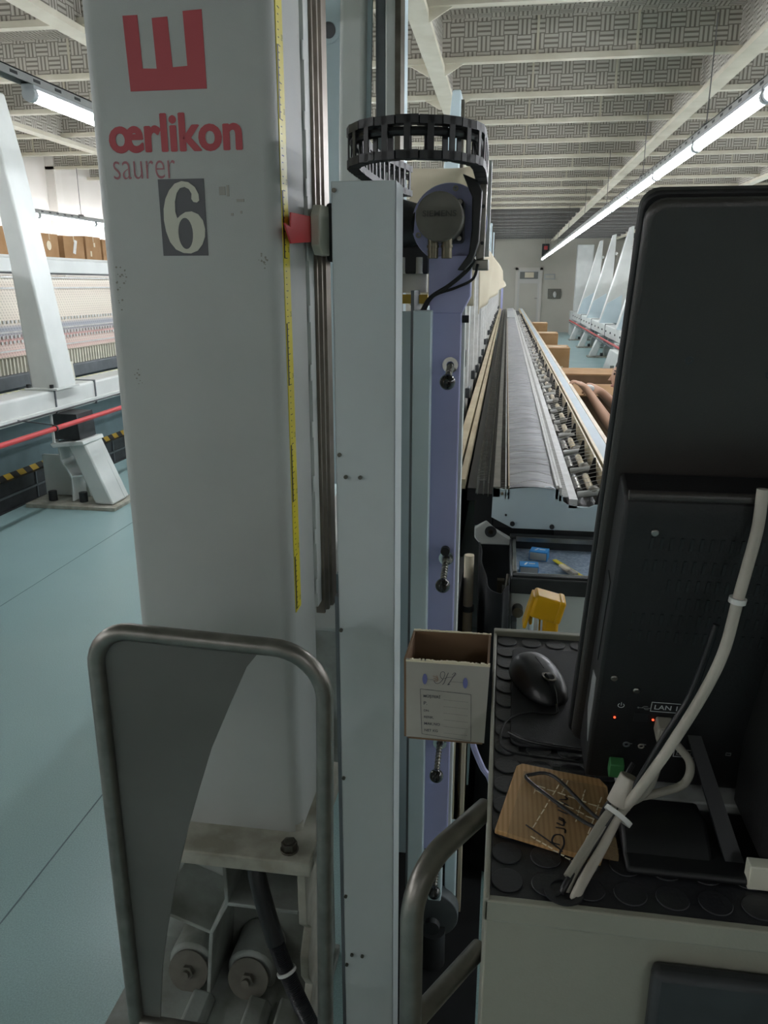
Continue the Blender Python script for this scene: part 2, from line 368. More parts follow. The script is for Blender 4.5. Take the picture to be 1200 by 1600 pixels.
# ---------------------------------------------------------------- fluorescent rows; tubes behind the camera are added to fill the foreground
def lamp_row(x, z, segs, y0, y1, label, wires, L=1.27):
    t = thing('fluorescent_row', (x, y0, z), label, 'lamp')
    b = MB().box(x - .03, x + .03, y0, y1, z + .075, z + .08); b.box(x - .03, x - .027, y0, y1, z + .045, z + .08); b.box(x + .027, x + .03, y0, y1, z + .045, z + .08)
    b.build('trunking', 'rail_grey', t, smooth=False)
    s = MB(); y = y0 + .1
    while y < min(y1, y0 + 14):
        s.box(x - .0312, x - .03, y, y + .05, z + .055, z + .067); s.box(x + .03, x + .0312, y, y + .05, z + .055, z + .067); y += .16
    stuff(s.build('slot', 'dark_metal', t, smooth=False))
    tb = MB().tube([(x, segs[0] + .03, z + .01), (x, segs[0] + L - .03, z + .01)], .024, 10).build('tube', 'lamp_tube', t)
    bd = MB().box(x - .028, x + .028, segs[0], segs[0] + L - .01, z + .03, z + .05)
    bd.cyl((x, segs[0], z + .012), (x, segs[0] + .03, z + .012), .03, n=12).cyl((x, segs[0] + L - .03, z + .012), (x, segs[0] + L - .005, z + .012), .03, n=12)
    bd = bd.build('fitting', 'lamp_cap', t)
    for y in segs[1:]: same(tb, (0, y - segs[0], 0)); same(bd, (0, y - segs[0], 0))
    wr = None
    for y in wires:
        if wr is None: wr = MB().cyl((x, y, z + .08), (x, y, 2.94), .0035, n=6).box(x - .02, x + .02, y - .03, y + .03, z + .08, z + .1).build('wire', 'wire', t); yw = y
        else: same(wr, (0, y - yw, 0))
lamp_row(1.05, 2.3, [-2.6] + [2.52 + 1.28 * i for i in range(18)], -4, 25.6, 'long row of tubes over the aisle right of the embroidery bed', [3, 4.9, 7, 9.4, 12, 15, 18, 21, 24])
lamp_row(-2.0, 2.3, [-3.7] + [3.3 + 1.28 * i for i in range(17)], -4, 25.3, 'near left tube row on slotted trunking behind the numbered column', [2.2, 5, 8, 11, 14, 17, 20, 23])
lamp_row(-5.35, 2.3, [-4.06 + 1.28 * i for i in range(22)], -4.3, 25.3, 'row of tubes hung along the left wall above the cartons', [2.5, 5.5, 8.1, 9.7, 12, 15, 18, 22])
lamp_row(4.1, 2.3, [-.44 + 1.28 * i for i in range(20)], -4, 25.3, 'row of tubes over the aisle behind the black monitor', [2.5, 5.5, 8.5, 12, 15, 18, 22])

# ================================================================ foreground end column with number 6
def rounded_rect(x0, x1, y0, y1, r, n=5):
    return arc(x1 - r, y1 - r, r, 0, 90, n) + arc(x0 + r, y1 - r, r, 90, 180, n) + arc(x0 + r, y0 + r, r, 180, 270, n) + arc(x1 - r, y0 + r, r, 270, 360, n)
ec = thing('end_column', (-.5, 1.3, 0), 'big pale grey end column with red logo and number plate, on a bolted foot', 'column')
CB = 'column_body'
body = MB().prism(rounded_rect(-.645, -.35, 1.22, 1.40, .022), 'z', .53, 2.95).build(CB, 'paint', ec)
MB().prism(arc(-.36, 1.235, .012, 0, 360, 14)[:-1], 'z', .53, .545).build('weld', 'plate_edge', body)
# weld seam strip and flange at the back of the right face
MB().box(-.36, -.347, 1.395, 1.43, .93, 2.95).build('flange', 'paint_white', ec, smooth=False)
wl = None
for i in range(18):
    z = .96 + i * .105
    MB().box(-.3505, -.3465, 1.388, 1.402, z, z + .03).build('weld', 'paint_white', ec, bev=.0015)
g = MB().box(-.349, -.3485, 1.4015, 1.4030, .96, 2.95).build('gap', 'dark_metal', ec, smooth=False)
# logo: three upright bars on a foot
def q(u, v):   # reading of the front face: metres, (x, z) measured on the column
    return (u, v)
outline('emblem', [[(-.575, 1.929), (-.552, 1.929), (-.550, 1.859), (-.528, 1.858), (-.530, 1.924), (-.506, 1.925), (-.503, 1.859), (-.480, 1.860), (-.482, 1.931), (-.453, 1.932), (-.452, 1.829), (-.572, 1.829)]], 'logo_red', ec, T(0, 1.2196, 0) @ FACE)
wm = text('wordmark', '\u0153rlikon', 'logo_red', ec, T(-.6128, 1.2196, 1.7446) @ FACE, .2106, .0528, off=.018)
_v = [tuple(v.co) for v in wm.data.vertices]; _f = [tuple(p.vertices) for p in wm.data.polygons]; bold = MB()
for dx_, dz_, dy_ in ((0, 0, 0), (-.0013, 0, -.00004), (.0013, 0, .00004), (0, .0008, -.00002), (0, -.0008, .00002)): bold.add([(a + dx_, b + dy_, c + dz_) for a, b, c in _v], _f)
bpy.data.objects.remove(wm); bold.build('wordmark', 'logo_red', ec, smooth=False)
text('small_wordmark', 'saurer', 'logo_pink', ec, T(-.611, 1.2196, 1.707) @ FACE, .101, .026, off=-.012)
lb = MB().box(-.5395, -.4655, 1.2188, 1.2205, 1.594, 1.706).build('number_plate', 'label_grey', ec, smooth=False)
lb['label'] = 'dark grey plate with a cream serif 6'
six = [(725, 722), (724, 700), (712, 675), (690, 658), (665, 654), (640, 662), (618, 685), (602, 715), (593, 750), (591, 790), (596, 830), (608, 868), (628, 895), (655, 908), (682, 910), (708, 900), (727, 878), (738, 850), (740, 822), (734, 792), (718, 770), (695, 760), (672, 762), (652, 774), (641, 784), (635, 760), (636, 725), (645, 695), (658, 678), (675, 674), (690, 682), (699, 698), (697, 716), (704, 727), (716, 729)]
hole = [(668 + 27 * math.cos(a), 838 + 56 * math.sin(a)) for a in [2 * math.pi * i / 24 for i in range(24)]]
def s6(p): return ((p[0] - 662) * .000445, (782 - p[1]) * .000412)
outline('digit', [[s6(p) for p in six], [s6(p) for p in hole]], 'digit_cream', lb, T(-.5025, 1.2184, 1.65) @ FACE, .0003)
# scuffs and bits of torn sticker
sc = MB()
for x, z, a, b in ((-.442, 1.682, .01, .012), (-.43, 1.68, .004, .016), (-.415, 1.672, .012, .004), (-.425, 1.652, .004, .004), (-.41, 1.655, .003, .004)): sc.box(x, x + a, 1.2191, 1.2205, z, z + b)
stuff(sc.build('sticker_residue', 'carton_white', ec, smooth=False))
sc = MB()
for cx, cz, n_, s_ in ((-.618, 1.566, 16, .008), (-.376, 1.586, 14, .005), (-.60, 1.40, 8, .007), (-.62, 1.53, 5, .006)):
    for _ in range(n_):
        x = cx + random.gauss(0, s_ * .6); z = cz + random.gauss(0, s_ * 1.1); r_ = random.uniform(.0006, .0018)
        sc.prism(arc(x, z, r_, 0, 360, 6)[:-1], 'y', 1.2192, 1.2205)
sc = stuff(sc.build('scuff', 'cable_grey', ec, smooth=False))
# yellow measuring tape on the right face
tp = MB().box(-.3505, -.3490, 1.240, 1.275, .985, 2.95).build('measuring_tape', 'tape_yellow', ec, smooth=False)
tk = MB()
z = .99
i = 0
while z < 2.9:
    tk.box(-.3490, -.3487, 1.249, 1.254 if i % 5 else 1.260, z, z + .0012); z += .01; i += 1
for k in range(10): tk.box(-.3490, -.3487, 1.2415, 1.248, .99 + k * .2, 1.09 + k * .2)
stuff(tk.build('marking', 'black', tp, smooth=False))
for k in range(20): text('numeral', str(20 + k), 'black', tp, T(-.3488, 1.264, 1.0 + k * .1) @ Matrix.Rotation(R(90), 4, 'Z') @ FACE, .008, .008)
# profiled guide rail beyond the flange
gr = MB()
gr.prism([(-.36, 1.432), (-.342, 1.432), (-.342, 1.440), (-.348, 1.443), (-.348, 1.449), (-.338, 1.453), (-.338, 1.463), (-.345, 1.466), (-.345, 1.472), (-.335, 1.475), (-.333, 1.505), (-.36, 1.505)], 'z', .90, 2.95)
gr.build('guide_rail', 'rail_brown', ec, smooth=False)
# base plate, bolt, foot
MB().box(-.66, -.312, 1.14, 1.46, .5, .53).build('base_plate', 'plate_edge', ec, bev=.003)
bl = MB(); hx = [(-.359 + .0155 * math.cos(R(60 * i + 10)), 1.172 + .0155 * math.sin(R(60 * i + 10))) for i in range(6)]
bl.prism(hx, 'z', .533, .548).prism(arc(-.359, 1.172, .0175, 0, 360, 18)[:-1], 'z', .53, .534).prism(arc(-.359, 1.172, .009, 0, 360, 14)[:-1], 'z', .548, .550)
bl.build('bolt', 'steel_dark', ec, bev=.001)
MB().box(-.43, -.325, 1.17, 1.4, .484, .5).build('packing_plate', 'plate_edge', ec, bev=.002)
ft = MB().box(-.79, -.34, 1.42, 1.45, .02, .5).build('foot', 'cast', ec, smooth=False)
def web(pts, th=.009, y0=1.27, y1=1.42):
    b = MB()
    for (ax, az), (bx, bz) in zip(pts[:-1], pts[1:]):
        dx, dz = bx - ax, bz - az; l = math.hypot(dx, dz); nx, nz = -dz / l * th / 2, dx / l * th / 2
        b.prism([(ax + nx, az + nz), (bx + nx, bz + nz), (bx - nx, bz - nz), (ax - nx, az - nz)], 'y', y0, y1)
    return b
for pts in ([(-.532, .5), (-.532, .288)], [(-.532, .288), (-.376, .287)], [(-.532, .288), (-.572, .206)], [(-.572, .206), (-.69, .25)], [(-.572, .206), (-.590, .03)]):
    web(pts).build('rib', 'cast', ft, bev=.002)
MB().prism([(1.19, .484), (1.4, .484), (1.4, .03), (1.19, .03), (1.19, .12), (1.22, .16), (1.19, .21), (1.19, .26), (1.225, .30), (1.19, .34)], 'x', -.352, -.335).build('flange', 'plate_edge', ft, bev=.002)
MB().box(-.79, -.33, 1.13, 1.46, .0, .022).build('sole_plate', 'cast', ft, bev=.003)
wsh = None
for x in (-.645, -.505):
    MB().prism([(x - .05, .022), (x + .05, .022)] + arc(x, .062, .055, 0, 180, 10), 'y', 1.315, 1.42).build('boss', 'cast', ft, bev=.008)
    MB().ring((x, 1.30, .062), (0, -1, .35), .006, .046, .006, 30).build('washer', 'motor', ft)
    v = Vector((0, -1, .35)).normalized(); c = Vector((x, 1.30, .062))
    MB().tube([c, c + v * .018], .0155, 6).build('nut', 'motor', ft, smooth=False); MB().cyl(c, c + v * .028, .009, n=12).build('stud', 'motor', ft)
for x, s_ in ((-.60, .02), (-.47, .024), (-.40, .03)):
    MB().prism([(x - .03, .022), (x + .03, .022), (x + .02, .022 + s_), (x - .02, .03 + s_)], 'y', 1.15, 1.27).build('toe', 'cast', ft, bev=.006)
MB().tube([(-.7, 1.12, .02), (-.45, 1.10, .02), (-.3, 1.12, .02)], .018, 10).build('seal', 'dark_metal', ft)

# hose leaving the base plate
hp = curve_pts([(-.445, 1.24, .50), (-.437, 1.2, .45), (-.402, 1.17, .345), (-.372, 1.15, .275), (-.333, 1.13, .2), (-.285, 1.12, .1), (-.25, 1.12, .02)], 8)
t = thing('corrugated_hose', (-.4, 1.2, .02), 'black corrugated hose with a white cable tie, hanging under the base plate', 'hose')
MB().tube(hp[:20], .018, 14).build('smooth_sleeve', 'cable_black', t)
rp = []; rr = []
fine = curve_pts(hp[19:], 6)
for i, p in enumerate(fine): rp.append(p); rr.append(.0165 if i % 2 else .0142)
MB().tube(rp, rr, 14).build('ribbed_sleeve', 'rubber', t)
tp_ = hp[25]; dr = (hp[26] - hp[24]).normalized()
MB().ring(tp_ - dr * .003, dr, .016, .0195, .006, 20).build('cable_tie', 'white_rail', t)

# ================================================================ handrail loop with sheet panel (left foreground)
hl = thing('handrail_loop', (-.4, .95, 0), 'grey steel tube loop with a curved sheet panel, in front of the numbered column', 'handrail')
xl, xr, zt, r_ = -.573, -.230, 1.070, .055
lp = [(xl - .004, .95, 0), (xl - .002, .95, .6)] + [(x, .95, z) for x, z in arc(xl + r_, zt - r_, r_, 180, 90, 8)] + [(x, .95, z) for x, z in arc(xr - .075, zt - .008 - .075, .075, 90, 0, 10)] + [(xr - .006, .95, .7), (xr - .012, .95, .4), (xr - .02, .95, 0)]
MB().tube(lp, .0128, 18, cap=True).build('tube', 'tube_steel', hl)
MB().tube([(xl, .95, .335), (xr - .014, .95, .33)], .0115, 14).build('cross_bar', 'tube_steel', hl)
sp = [(-.318, 1.060), (-.345, 1.025), (-.372, .965), (-.407, .885), (-.432, .81), (-.453, .743), (-.481, .64), (-.505, .538), (-.52, .46), (-.529, .386), (-.535, .335), (-.573, .335), (-.573, 1.0)] + arc(xl + r_, zt - r_, r_, 180, 90, 6)
MB().prism(sp, 'y', .953, .957).build('side_panel', 'sheet_grey', hl, smooth=False)

# second rail fixed to the desk side
hr = thing('guard_rail', (-.05, .7, 0), 'brushed steel guard rail running diagonally to the left side of the desk', 'handrail')
d2 = Vector((math.sin(R(32)), math.cos(R(32)), 0)); pe = Vector((.002, .80, 0)); foot = pe - d2 * .142
pts = [Vector((foot.x, foot.y, 0)), Vector((foot.x, foot.y, .5))]
for i in range(9):
    a = R(180 - 90 * i / 8); c = foot + d2 * .06
    pts.append(c + d2 * (.06 * math.cos(a)) + Vector((0, 0, .885 + .06 * math.sin(a))))
pts.append(Vector((pe.x, pe.y, .945)))
MB().tube(pts, .0128, 18).build('tube', 'tube_steel', hr)
MB().tube([foot + Vector((0, 0, .735)), pe + Vector((0, 0, .735))], .0118, 16).build('cross_bar', 'tube_steel', hr)
MB().tube([foot + Vector((0, 0, .3)), pe + Vector((0, 0, .3))], .0118, 16).build('cross_bar', 'tube_steel', hr)

# ================================================================ cover duct, energy chain, drive post
du = thing('cable_duct', (-.2, 1.2, 0), 'tall narrow pale grey sheet-metal duct standing right of the numbered column', 'duct')
MB().box(-.2515, -.1585, 1.15, 1.152, .06, 1.69).box(-.2515, -.2495, 1.15, 1.225, .06, 1.69).box(-.1605, -.1585, 1.15, 1.225, .06, 1.69).box(-.2515, -.1585, 1.223, 1.225, .06, 1.6).build('cover', 'duct_paint', du, bev=.0008)
MB().box(-.262, -.2525, 1.17, 1.22, .0, 1.05).build('side_strip', 'grey_metal', du, smooth=False)
for u in ((-.247, 1.678), (-.2455, 1.297), (-.236, 1.262), (-.213, 1.262), (-.2475, 1.0), (-.2475, .715), (-.2375, .325), (-.2175, .325), (-.2475, .46), (-.2475, .30)):
    MB().prism(arc(u[0], u[1], .0032, 0, 360, 10)[:-1], 'y', 1.1465, 1.15).build('screw', 'steel_dark', du)
t = thing('machine_shield', (-.165, 1.45, 0), 'flat pale blue upright panel just behind the duct, right of it', 'panel')
MB().box(-.215, -.152, 1.56, 1.575, .22, 1.50).build('sheet', 'paint_blue', t, bev=.001)
MB().box(-.172, -.166, 1.45, 1.56, .22, 1.54).build('edge', 'grey_metal', t, smooth=False)
t = thing('narrow_cover', (-.15, 1.42, 0), 'narrow pale blue cover strip left of the lilac post', 'cover')
MB().box(-.164, -.131, 1.42, 1.47, .25, 1.506).build('sheet', 'paint_blue', t, bev=.002)
MB().box(-.16, -.135, 1.43, 1.46, 0, .25).build('foot', 'dark_metal', t, smooth=False)
# dark frame members in the gap between rail and duct
t = thing('sliding_frame', (-.3, 1.7, 0), 'dark blue grey frame member in the gap between column and duct', 'frame')
MB().box(-.335, -.275, 1.66, 1.7, .0, 1.62).build('upright', 'grey_metal', t, smooth=False)
MB().box(-.31, -.285, 1.40, 1.46, .2, 1.0).build('channel', 'teal_body', t, smooth=False)
MB().box(-.326, -.262, 1.44, 1.56, 1.59, 1.69).build('carriage', 'black', t, bev=.006)
t2 = thing('height_pointer', (-.34, 1.45, 1.65), 'red sheet pointer on a white block beside the yellow tape', 'pointer')
MB().prism([(1.365, 1.615), (1.385, 1.600), (1.455, 1.600), (1.465, 1.612), (1.465, 1.672), (1.455, 1.684), (1.385, 1.682), (1.365, 1.665)], 'x', -.3355, -.320).build('block', 'digit_cream', t2, bev=.002)
MB().prism([(1.205, 1.640), (1.240, 1.636), (1.243, 1.658), (1.425, 1.664), (1.425, 1.624), (1.238, 1.612)], 'x', -.3385, -.3358).build('pointer', 'red', t2, bev=.0006)
for z in (1.634, 1.655): MB().cyl((-.3395, 1.405, z), (-.3325, 1.405, z), .005, n=12).build('screw', 'steel', t2)

# energy chain: upright links laid round a horizontal U, seen from below
ch = thing('energy_chain', (-.15, 1.2, 1.69), 'black plastic energy chain looping over the top of the duct', 'cable chain')
cpath = [(-.2, 1.62)] + [(-.225, 1.5), (-.236, 1.4)] + [(-.143 + .094 * math.cos(R(a)), 1.255 + .105 * math.sin(R(a))) for a in range(180, 361, 12)] + [(-.049, 1.36), (-.05, 1.48)]
CP = curve_pts([(x, y, 0) for x, y in cpath], 5)
def along(path, step):
    out = [path[0]]; acc = 0
    for a, b in zip(path[:-1], path[1:]):
        l = (b - a).length; s = 0
        while acc + l - s >= step:
            s += step - acc; out.append(a + (b - a) * (s / l)); acc = 0
        acc += l - s
    return out
CL = along(CP, .030)
zb, zt2 = 1.716, 1.771
for i in range(len(CL) - 1):
    a, b = CL[i], CL[i + 1]; dd = (b - a).normalized(); n_ = Vector((-dd.y, dd.x, 0)); m_ = (a + b) / 2
    k = MB()
    for zz0, zz1 in ((zb, zb + .011), (zt2 - .011, zt2)):
        L_, W_ = .0155, .0095
        c4 = [m_ - dd * L_ - n_ * W_, m_ + dd * L_ - n_ * W_, m_ + dd * L_ + n_ * W_, m_ - dd * L_ + n_ * W_]
        k.prism([(p.x, p.y) for p in c4], 'z', zz0 + (.0006 if i % 2 else 0), zz1 + (.0006 if i % 2 else 0))
    for sgn in (-1, 1):
        c4 = [m_ - dd * .0045 + n_ * sgn * .0075, m_ + dd * .0045 + n_ * sgn * .0075, m_ + dd * .0045 + n_ * sgn * .0095, m_ - dd * .0045 + n_ * sgn * .0095]
        k.prism([(p.x, p.y) for p in c4], 'z', zb, zt2)
    k.build('link', 'chain', ch, smooth=False)
MB().tube([(p.x, p.y, 1.752) for p in CL], .006, 8).build('cable', 'cable_black', ch); MB().tube([(p.x, p.y, 1.728) for p in CL[:12]], .004, 8).build('cable', 'cable_black', ch)

# motor head on the lilac post
lp_ = thing('drive_post', (-.1, 1.47, 0), 'lilac upright post with black ball knobs, under the round motor', 'post')
MB().box(-.136, -.0785, 1.45, 1.52, .33, 1.52).build('upright', 'lilac', lp_, bev=.003)
MB().prism([(-.136, 1.50), (-.0785, 1.50), (-.064, 1.53), (-.064, 1.60), (-.140, 1.60), (-.140, 1.53)], 'y', 1.447, 1.49).build('head_plate', 'lilac', lp_, bev=.002)
MB().box(-.0785, -.073, 1.46, 1.51, .35, 1.52).build('edge_strip', 'paint_white', lp_, smooth=False)
for z in (1.49,): 
    MB().cyl((-.136, 1.46, z), (-.147, 1.46, z), .007, n=10).build('nut', 'black', lp_); MB().cyl((-.0785, 1.46, z), (-.066, 1.46, z), .007, n=10).build('nut', 'black', lp_)
def coil(p0, p1, r, turns, w_=.0011):
    p0, p1 = Vector(p0), Vector(p1); a = (p1 - p0).normalized(); u = a.orthogonal().normalized(); v = a.cross(u); N = turns * 10
    return [p0 + (p1 - p0) * (i / N) + (u * math.cos(2 * math.pi * i / 10) + v * math.sin(2 * math.pi * i / 10)) * r for i in range(N + 1)]
for (kx, kz), (tx, tz), ln, nm in (((-.097, 1.408), (-.100, 1.395), .10, 0), ((-.096, 1.03), (-.101, 1.005), .12, 1), ((-.100, .61), (-.102, .585), .12, 2), ((-.1, .30), (-.1, .28), .10, 3)):
    k0 = Vector((kx, 1.45, kz)); k1 = k0 + Vector((-.004, -.85, -.30)).normalized() * (ln * .72)
    p = MB().cyl(k0, k1, .0042, n=12).build('plunger', 'steel', lp_)
    MB().tube(coil(k0, k1, .0056, 11), .0011, 5).build('spring', 'steel', p)
    MB().ring(k0 + Vector((0, -.004, 0)), (0, -1, 0), .007, .0145, .004, 24).build('collar', 'chrome', p)
    MB().ball(tuple(k1), .0142, n=20, m=14).build('knob', 'black_gloss', p)
MB().cyl((-.098, 1.45, 1.045), (-.098, 1.438, 1.045), .009, n=16).build('plug', 'black', lp_)
MB().cyl((-.112, 1.505, .13), (-.112, 1.47, .13), .062, n=40).build('base_disc', 'grey_metal', lp_, bev=.002); MB().cyl((-.108, 1.46, 0), (-.108, 1.46, .10), .03, n=16).build('pedestal', 'dark_metal', lp_)
MB().cyl((-.108, 1.44, .135), (-.108, 1.425, .135), .018, n=16).build('hub', 'dark_metal', lp_)
MB().box(-.12, -.09, 1.45, 1.5, .19, .34).box(-.085, -.06, 1.5, 1.55, .12, .34).build('bracket', 'paint_blue', lp_, bev=.003)

mo = thing('drive_motor', (-.1, 1.4, 1.65), 'round grey drive motor with twin plugs on a lilac flange', 'motor')
MB().cyl((-.106, 1.46, 1.655), (-.106, 1.475, 1.655), .067, n=48).build('flange', 'lilac', mo, bev=.0015)
MB().box(-.138, -.078, 1.40, 1.46, 1.62, 1.69).build('gearbox', 'dark_metal', mo, bev=.006)
MB().cyl((-.113, 1.33, 1.656), (-.113, 1.40, 1.656), .0385, n=40).build('cap', 'motor', mo, bev=.002)
text('cap_lettering', 'SIEMENS', 'cap_relief_shade', mo, T(-.140, 1.3297, 1.656) @ FACE, .055, .0095, off=.02, ext=.0008)
for x in (-.124, -.101):
    MB().cyl((x, 1.35, 1.625), (x, 1.35, 1.592), .0088, n=16).build('plug', 'connector', mo, bev=.001)
    MB().cyl((x, 1.35, 1.613), (x, 1.35, 1.609), .0102, n=16).build('plug_ring', 'connector', mo)
for a in (35, 80, 160, 200, 235, 330): 
    x = -.106 + .058 * math.cos(R(a)); z = 1.655 + .058 * math.sin(R(a)); MB().ring((x, 1.46, z), (0, -1, 0), .002, .005, .003, 14).build('screw', 'steel', mo)
for p in ((-.084, 1.684), (-.084, 1.626)): MB().cyl((p[0], 1.40, p[1]), (p[0], 1.396, p[1]), .004, n=12).build('screw', 'steel', mo)
MB().cyl((-.15, 1.475, 1.655), (-.22, 1.56, 1.66), .03, .05, n=18).build('shaft_housing', 'dark_metal', mo)
# black curved holder and bright arm carrying the chain end
t = thing('chain_bracket', (-.055, 1.48, 1.6), 'bright metal arm with black curved holder right of the round motor', 'bracket')
MB().prism([(-.080, 1.726), (-.056, 1.716), (-.047, 1.70), (-.050, 1.62), (-.060, 1.588), (-.073, 1.574), (-.085, 1.574), (-.066, 1.60), (-.062, 1.64), (-.063, 1.69), (-.070, 1.704)], 'y', 1.38, 1.42).build('holder', 'chain', t, bev=.002)
MB().prism([(-.052, 1.76), (-.040, 1.755), (-.042, 1.595), (-.056, 1.592)], 'y', 1.44, 1.49).build('arm', 'steel', t, bev=.0015)
MB().box(-.062, -.034, 1.44, 1.50, 1.575, 1.593).build('clamp', 'steel', t, bev=.002)
for z in (1.62, 1.68, 1.74): MB().cyl((-.046, 1.44, z), (-.046, 1.434, z), .003, n=10).build('screw', 'dark_metal', t)
MB().box(-.06, -.035, 1.49, 1.53, 1.60, 1.76).build('back_bar', 'paint_white', t, smooth=False)
# sensor unit between duct and post
t = thing('sensor_unit', (-.18, 1.5, 1.55), 'black and white valve unit with yellow tape between duct and lilac post', 'valve unit')
MB().prism([(-.215, 1.705), (-.19, 1.69), (-.150, 1.655), (-.145, 1.60), (-.147, 1.57), (-.215, 1.57)], 'y', 1.52, 1.56).build('shroud', 'black', t, bev=.004)
MB().box(-.215, -.152, 1.54, 1.56, 1.535, 1.575).build('body', 'digit_cream', t, bev=.002)
MB().box(-.215, -.150, 1.535, 1.558, 1.515, 1.532).build('tape', 'hazard_yellow', t, smooth=False)
for x in (-.198, -.165):
    MB().cyl((x, 1.525, 1.57), (x, 1.525, 1.60), .008, n=14).build('valve', 'digit_cream', t, bev=.001); MB().cyl((x, 1.525, 1.60), (x, 1.525, 1.618), .005, n=10).build('stem', 'steel', t)
def cable(name, pts, r, m, label, parent=None, n=8):
    o = MB().tube(curve_pts(pts, 6), r, n).build(name, m, parent)
    return tag(o, label, 'cable') if parent is None else o
cable('motor_cable', [(-.058, 1.42, 1.592), (-.07, 1.43, 1.575), (-.1, 1.435, 1.55), (-.135, 1.44, 1.528), (-.150, 1.44, 1.505)], .0038, 'cable_black', 'thick black cable slung across the top of the lilac post')
cable('motor_cable', [(-.052, 1.43, 1.585), (-.06, 1.435, 1.56), (-.09, 1.44, 1.545), (-.13, 1.44, 1.53), (-.148, 1.44, 1.50)], .0025, 'cable_black', 'thin black cable sagging just below the thicker one on the lilac post')
# slim steel posts and pale tubes right of the lilac post
t = thing('steel_rod', (-.08, 1.6, 0), 'slim dark steel rod standing right of the lilac post', 'rod')
MB().box(-.0845, -.0775, 1.60, 1.607, 0, 1.58).build('rod', 'grey_metal', t, bev=.001)
for z in (1.56, 1.53): MB().box(-.09, -.073, 1.585, 1.6, z - .01, z + .01).build('clip', 'black', t, bev=.002)
MB().box(-.098, -.075, 1.575, 1.6, 1.39, 1.425).build('clip', 'black', t, bev=.002)
for z in (1.14, 1.06, .93, .88): MB().cyl((-.081, 1.6, z), (-.081, 1.597, z), .002, n=8).build('screw', 'black', t)
t = thing('pale_tube', (-.07, 1.95, 0), 'pale beige tube standing in the dark gap below the bed end', 'tube')
MB().cyl((-.068, 1.95, 0), (-.068, 1.95, .86), .013, n=16).build('tube', 'fabric_cream', t); MB().cyl((-.068, 1.95, .70), (-.068, 1.95, .715), .017, n=16).build('collar', 'grey_metal', t)
for x, lab in ((-.079, 'cream flat bar standing low beside the lilac post'), (-.054, 'thin beige bar beside the cream bar, below the paper carton')):
    o = tag(MB().box(x - .006, x + .004, 1.62, 1.64, 0, .62).build('flat_bar', 'fabric_cream', bev=.001), lab, 'bar')
t = tag(MB().tube(curve_pts([(-.030, 1.3, .78), (-.028, 1.3, .715), (-.008, 1.3, .66), (.012, 1.3, .62), (.02, 1.3, .5), (.02, 1.3, 0)], 6), .006, 8).build('lilac_bar', 'lilac'), 'bent lilac bar left of the desk under the paper carton', 'bar')

# ================================================================ machine columns behind the end column
def wedge_column(x_r, x_b, x_t, y, z0, z1, label, cat_group, s=1, name='machine_column'):
    t = thing(name, (x_r, y, z0), label, 'column', cat_group)
    # x_r: straight side; x_b / x_t the sloping side at foot / top
    MB().prism([(x_r, z0), (x_r, z1), (x_t, z1), (x_b, z0 + .02), (x_b, z0)], 'y', y, y + .22).build(CB, 'paint_blue', t, bev=.012, seg=3)
    MB().box(min(x_r, x_r + s * .02), max(x_r, x_r + s * .02), y + .05, y + .17, z0, z1 - .05).build('rail', 'steel_dark', t, smooth=False)
    MB().prism([(x_b, z0), (x_b, z0 + .02), (x_b + s * .05, z0 + .35), (x_b + s * .12, z0 + .33), (x_b + s * .2, z0)], 'y', y - .008, y).build('gusset', 'paint_white', t, smooth=False)
    return t
# nearest one in detail
c2 = thing('machine_column', (-.5, 2.75, .82), 'pale blue machine column with a round hole, directly behind the end column', 'column', 'columns of the embroidery machine')
MB().prism([(-.65, .82), (-.65, 2.95), (-.455, 2.95), (-.475, 2.05), (-.57, 1.4), (-.6, .9), (-.6, .82)], 'y', 2.80, 2.82).build('side_plate', 'paint_blue', c2, smooth=False)
MB().prism([(-.575, 2.0), (-.548, 2.95), (-.470, 2.95), (-.490, 2.0), (-.52, 1.5), (-.58, 1.5)], 'y', 2.75, 2.90).build(CB, 'paint_white', c2, bev=.014, seg=3)
MB().box(-.455, -.415, 2.79, 2.95, .82, 2.95).build('back_plate', 'grey_metal', c2, bev=.01)
MB().box(-.415, -.378, 2.74, 2.95, .82, 2.95).build(CB, 'paint_white', c2, bev=.006)
MB().box(-.385, -.37, 2.86, 2.96, .82, 2.95).build('flange', 'paint_blue', c2, smooth=False)
MB().box(-.378, -.36, 2.70, 2.80, .82, 2.95).build('guide_rail', 'steel_dark', c2, smooth=False)
MB().cyl((-.612, 2.80, 2.347), (-.612, 2.796, 2.347), .024, n=28).build('hole', 'label_grey', c2, smooth=False); MB().ring((-.612, 2.80, 2.347), (0, -1, 0), .026, .04, .002).build('boss', 'paint_blue', c2)
for i in range(6): MB().box(-.379, -.374, 2.735, 2.745, 1.9 + i * .17, 1.93 + i * .17).build('weld', 'paint_white', c2, bev=.002)
names = ['second machine column behind the round hole column, its tip above the chain', 'third machine column, just right of the motor arm', 'fourth machine column, tip standing over the hanging cloth', 'fifth machine column over the cloth, near the far wall', 'sixth machine column, thin sliver over the cloth', 'last machine column of the row, by the far lilac post']
y = 5.55
for nm in names: wedge_column(-.345, -.60, -.40, y, .82, 2.76, nm, 'columns of the embroidery machine', -1 * -1); y += 2.85
for nm, yy in (('far', 20.0),):
    tag(MB().box(-.135, -.085, yy, yy + .07, 0, 1.62).build('far_drive_post', 'lilac', bev=.004), 'lilac post at the far end of the embroidery bed', 'post')
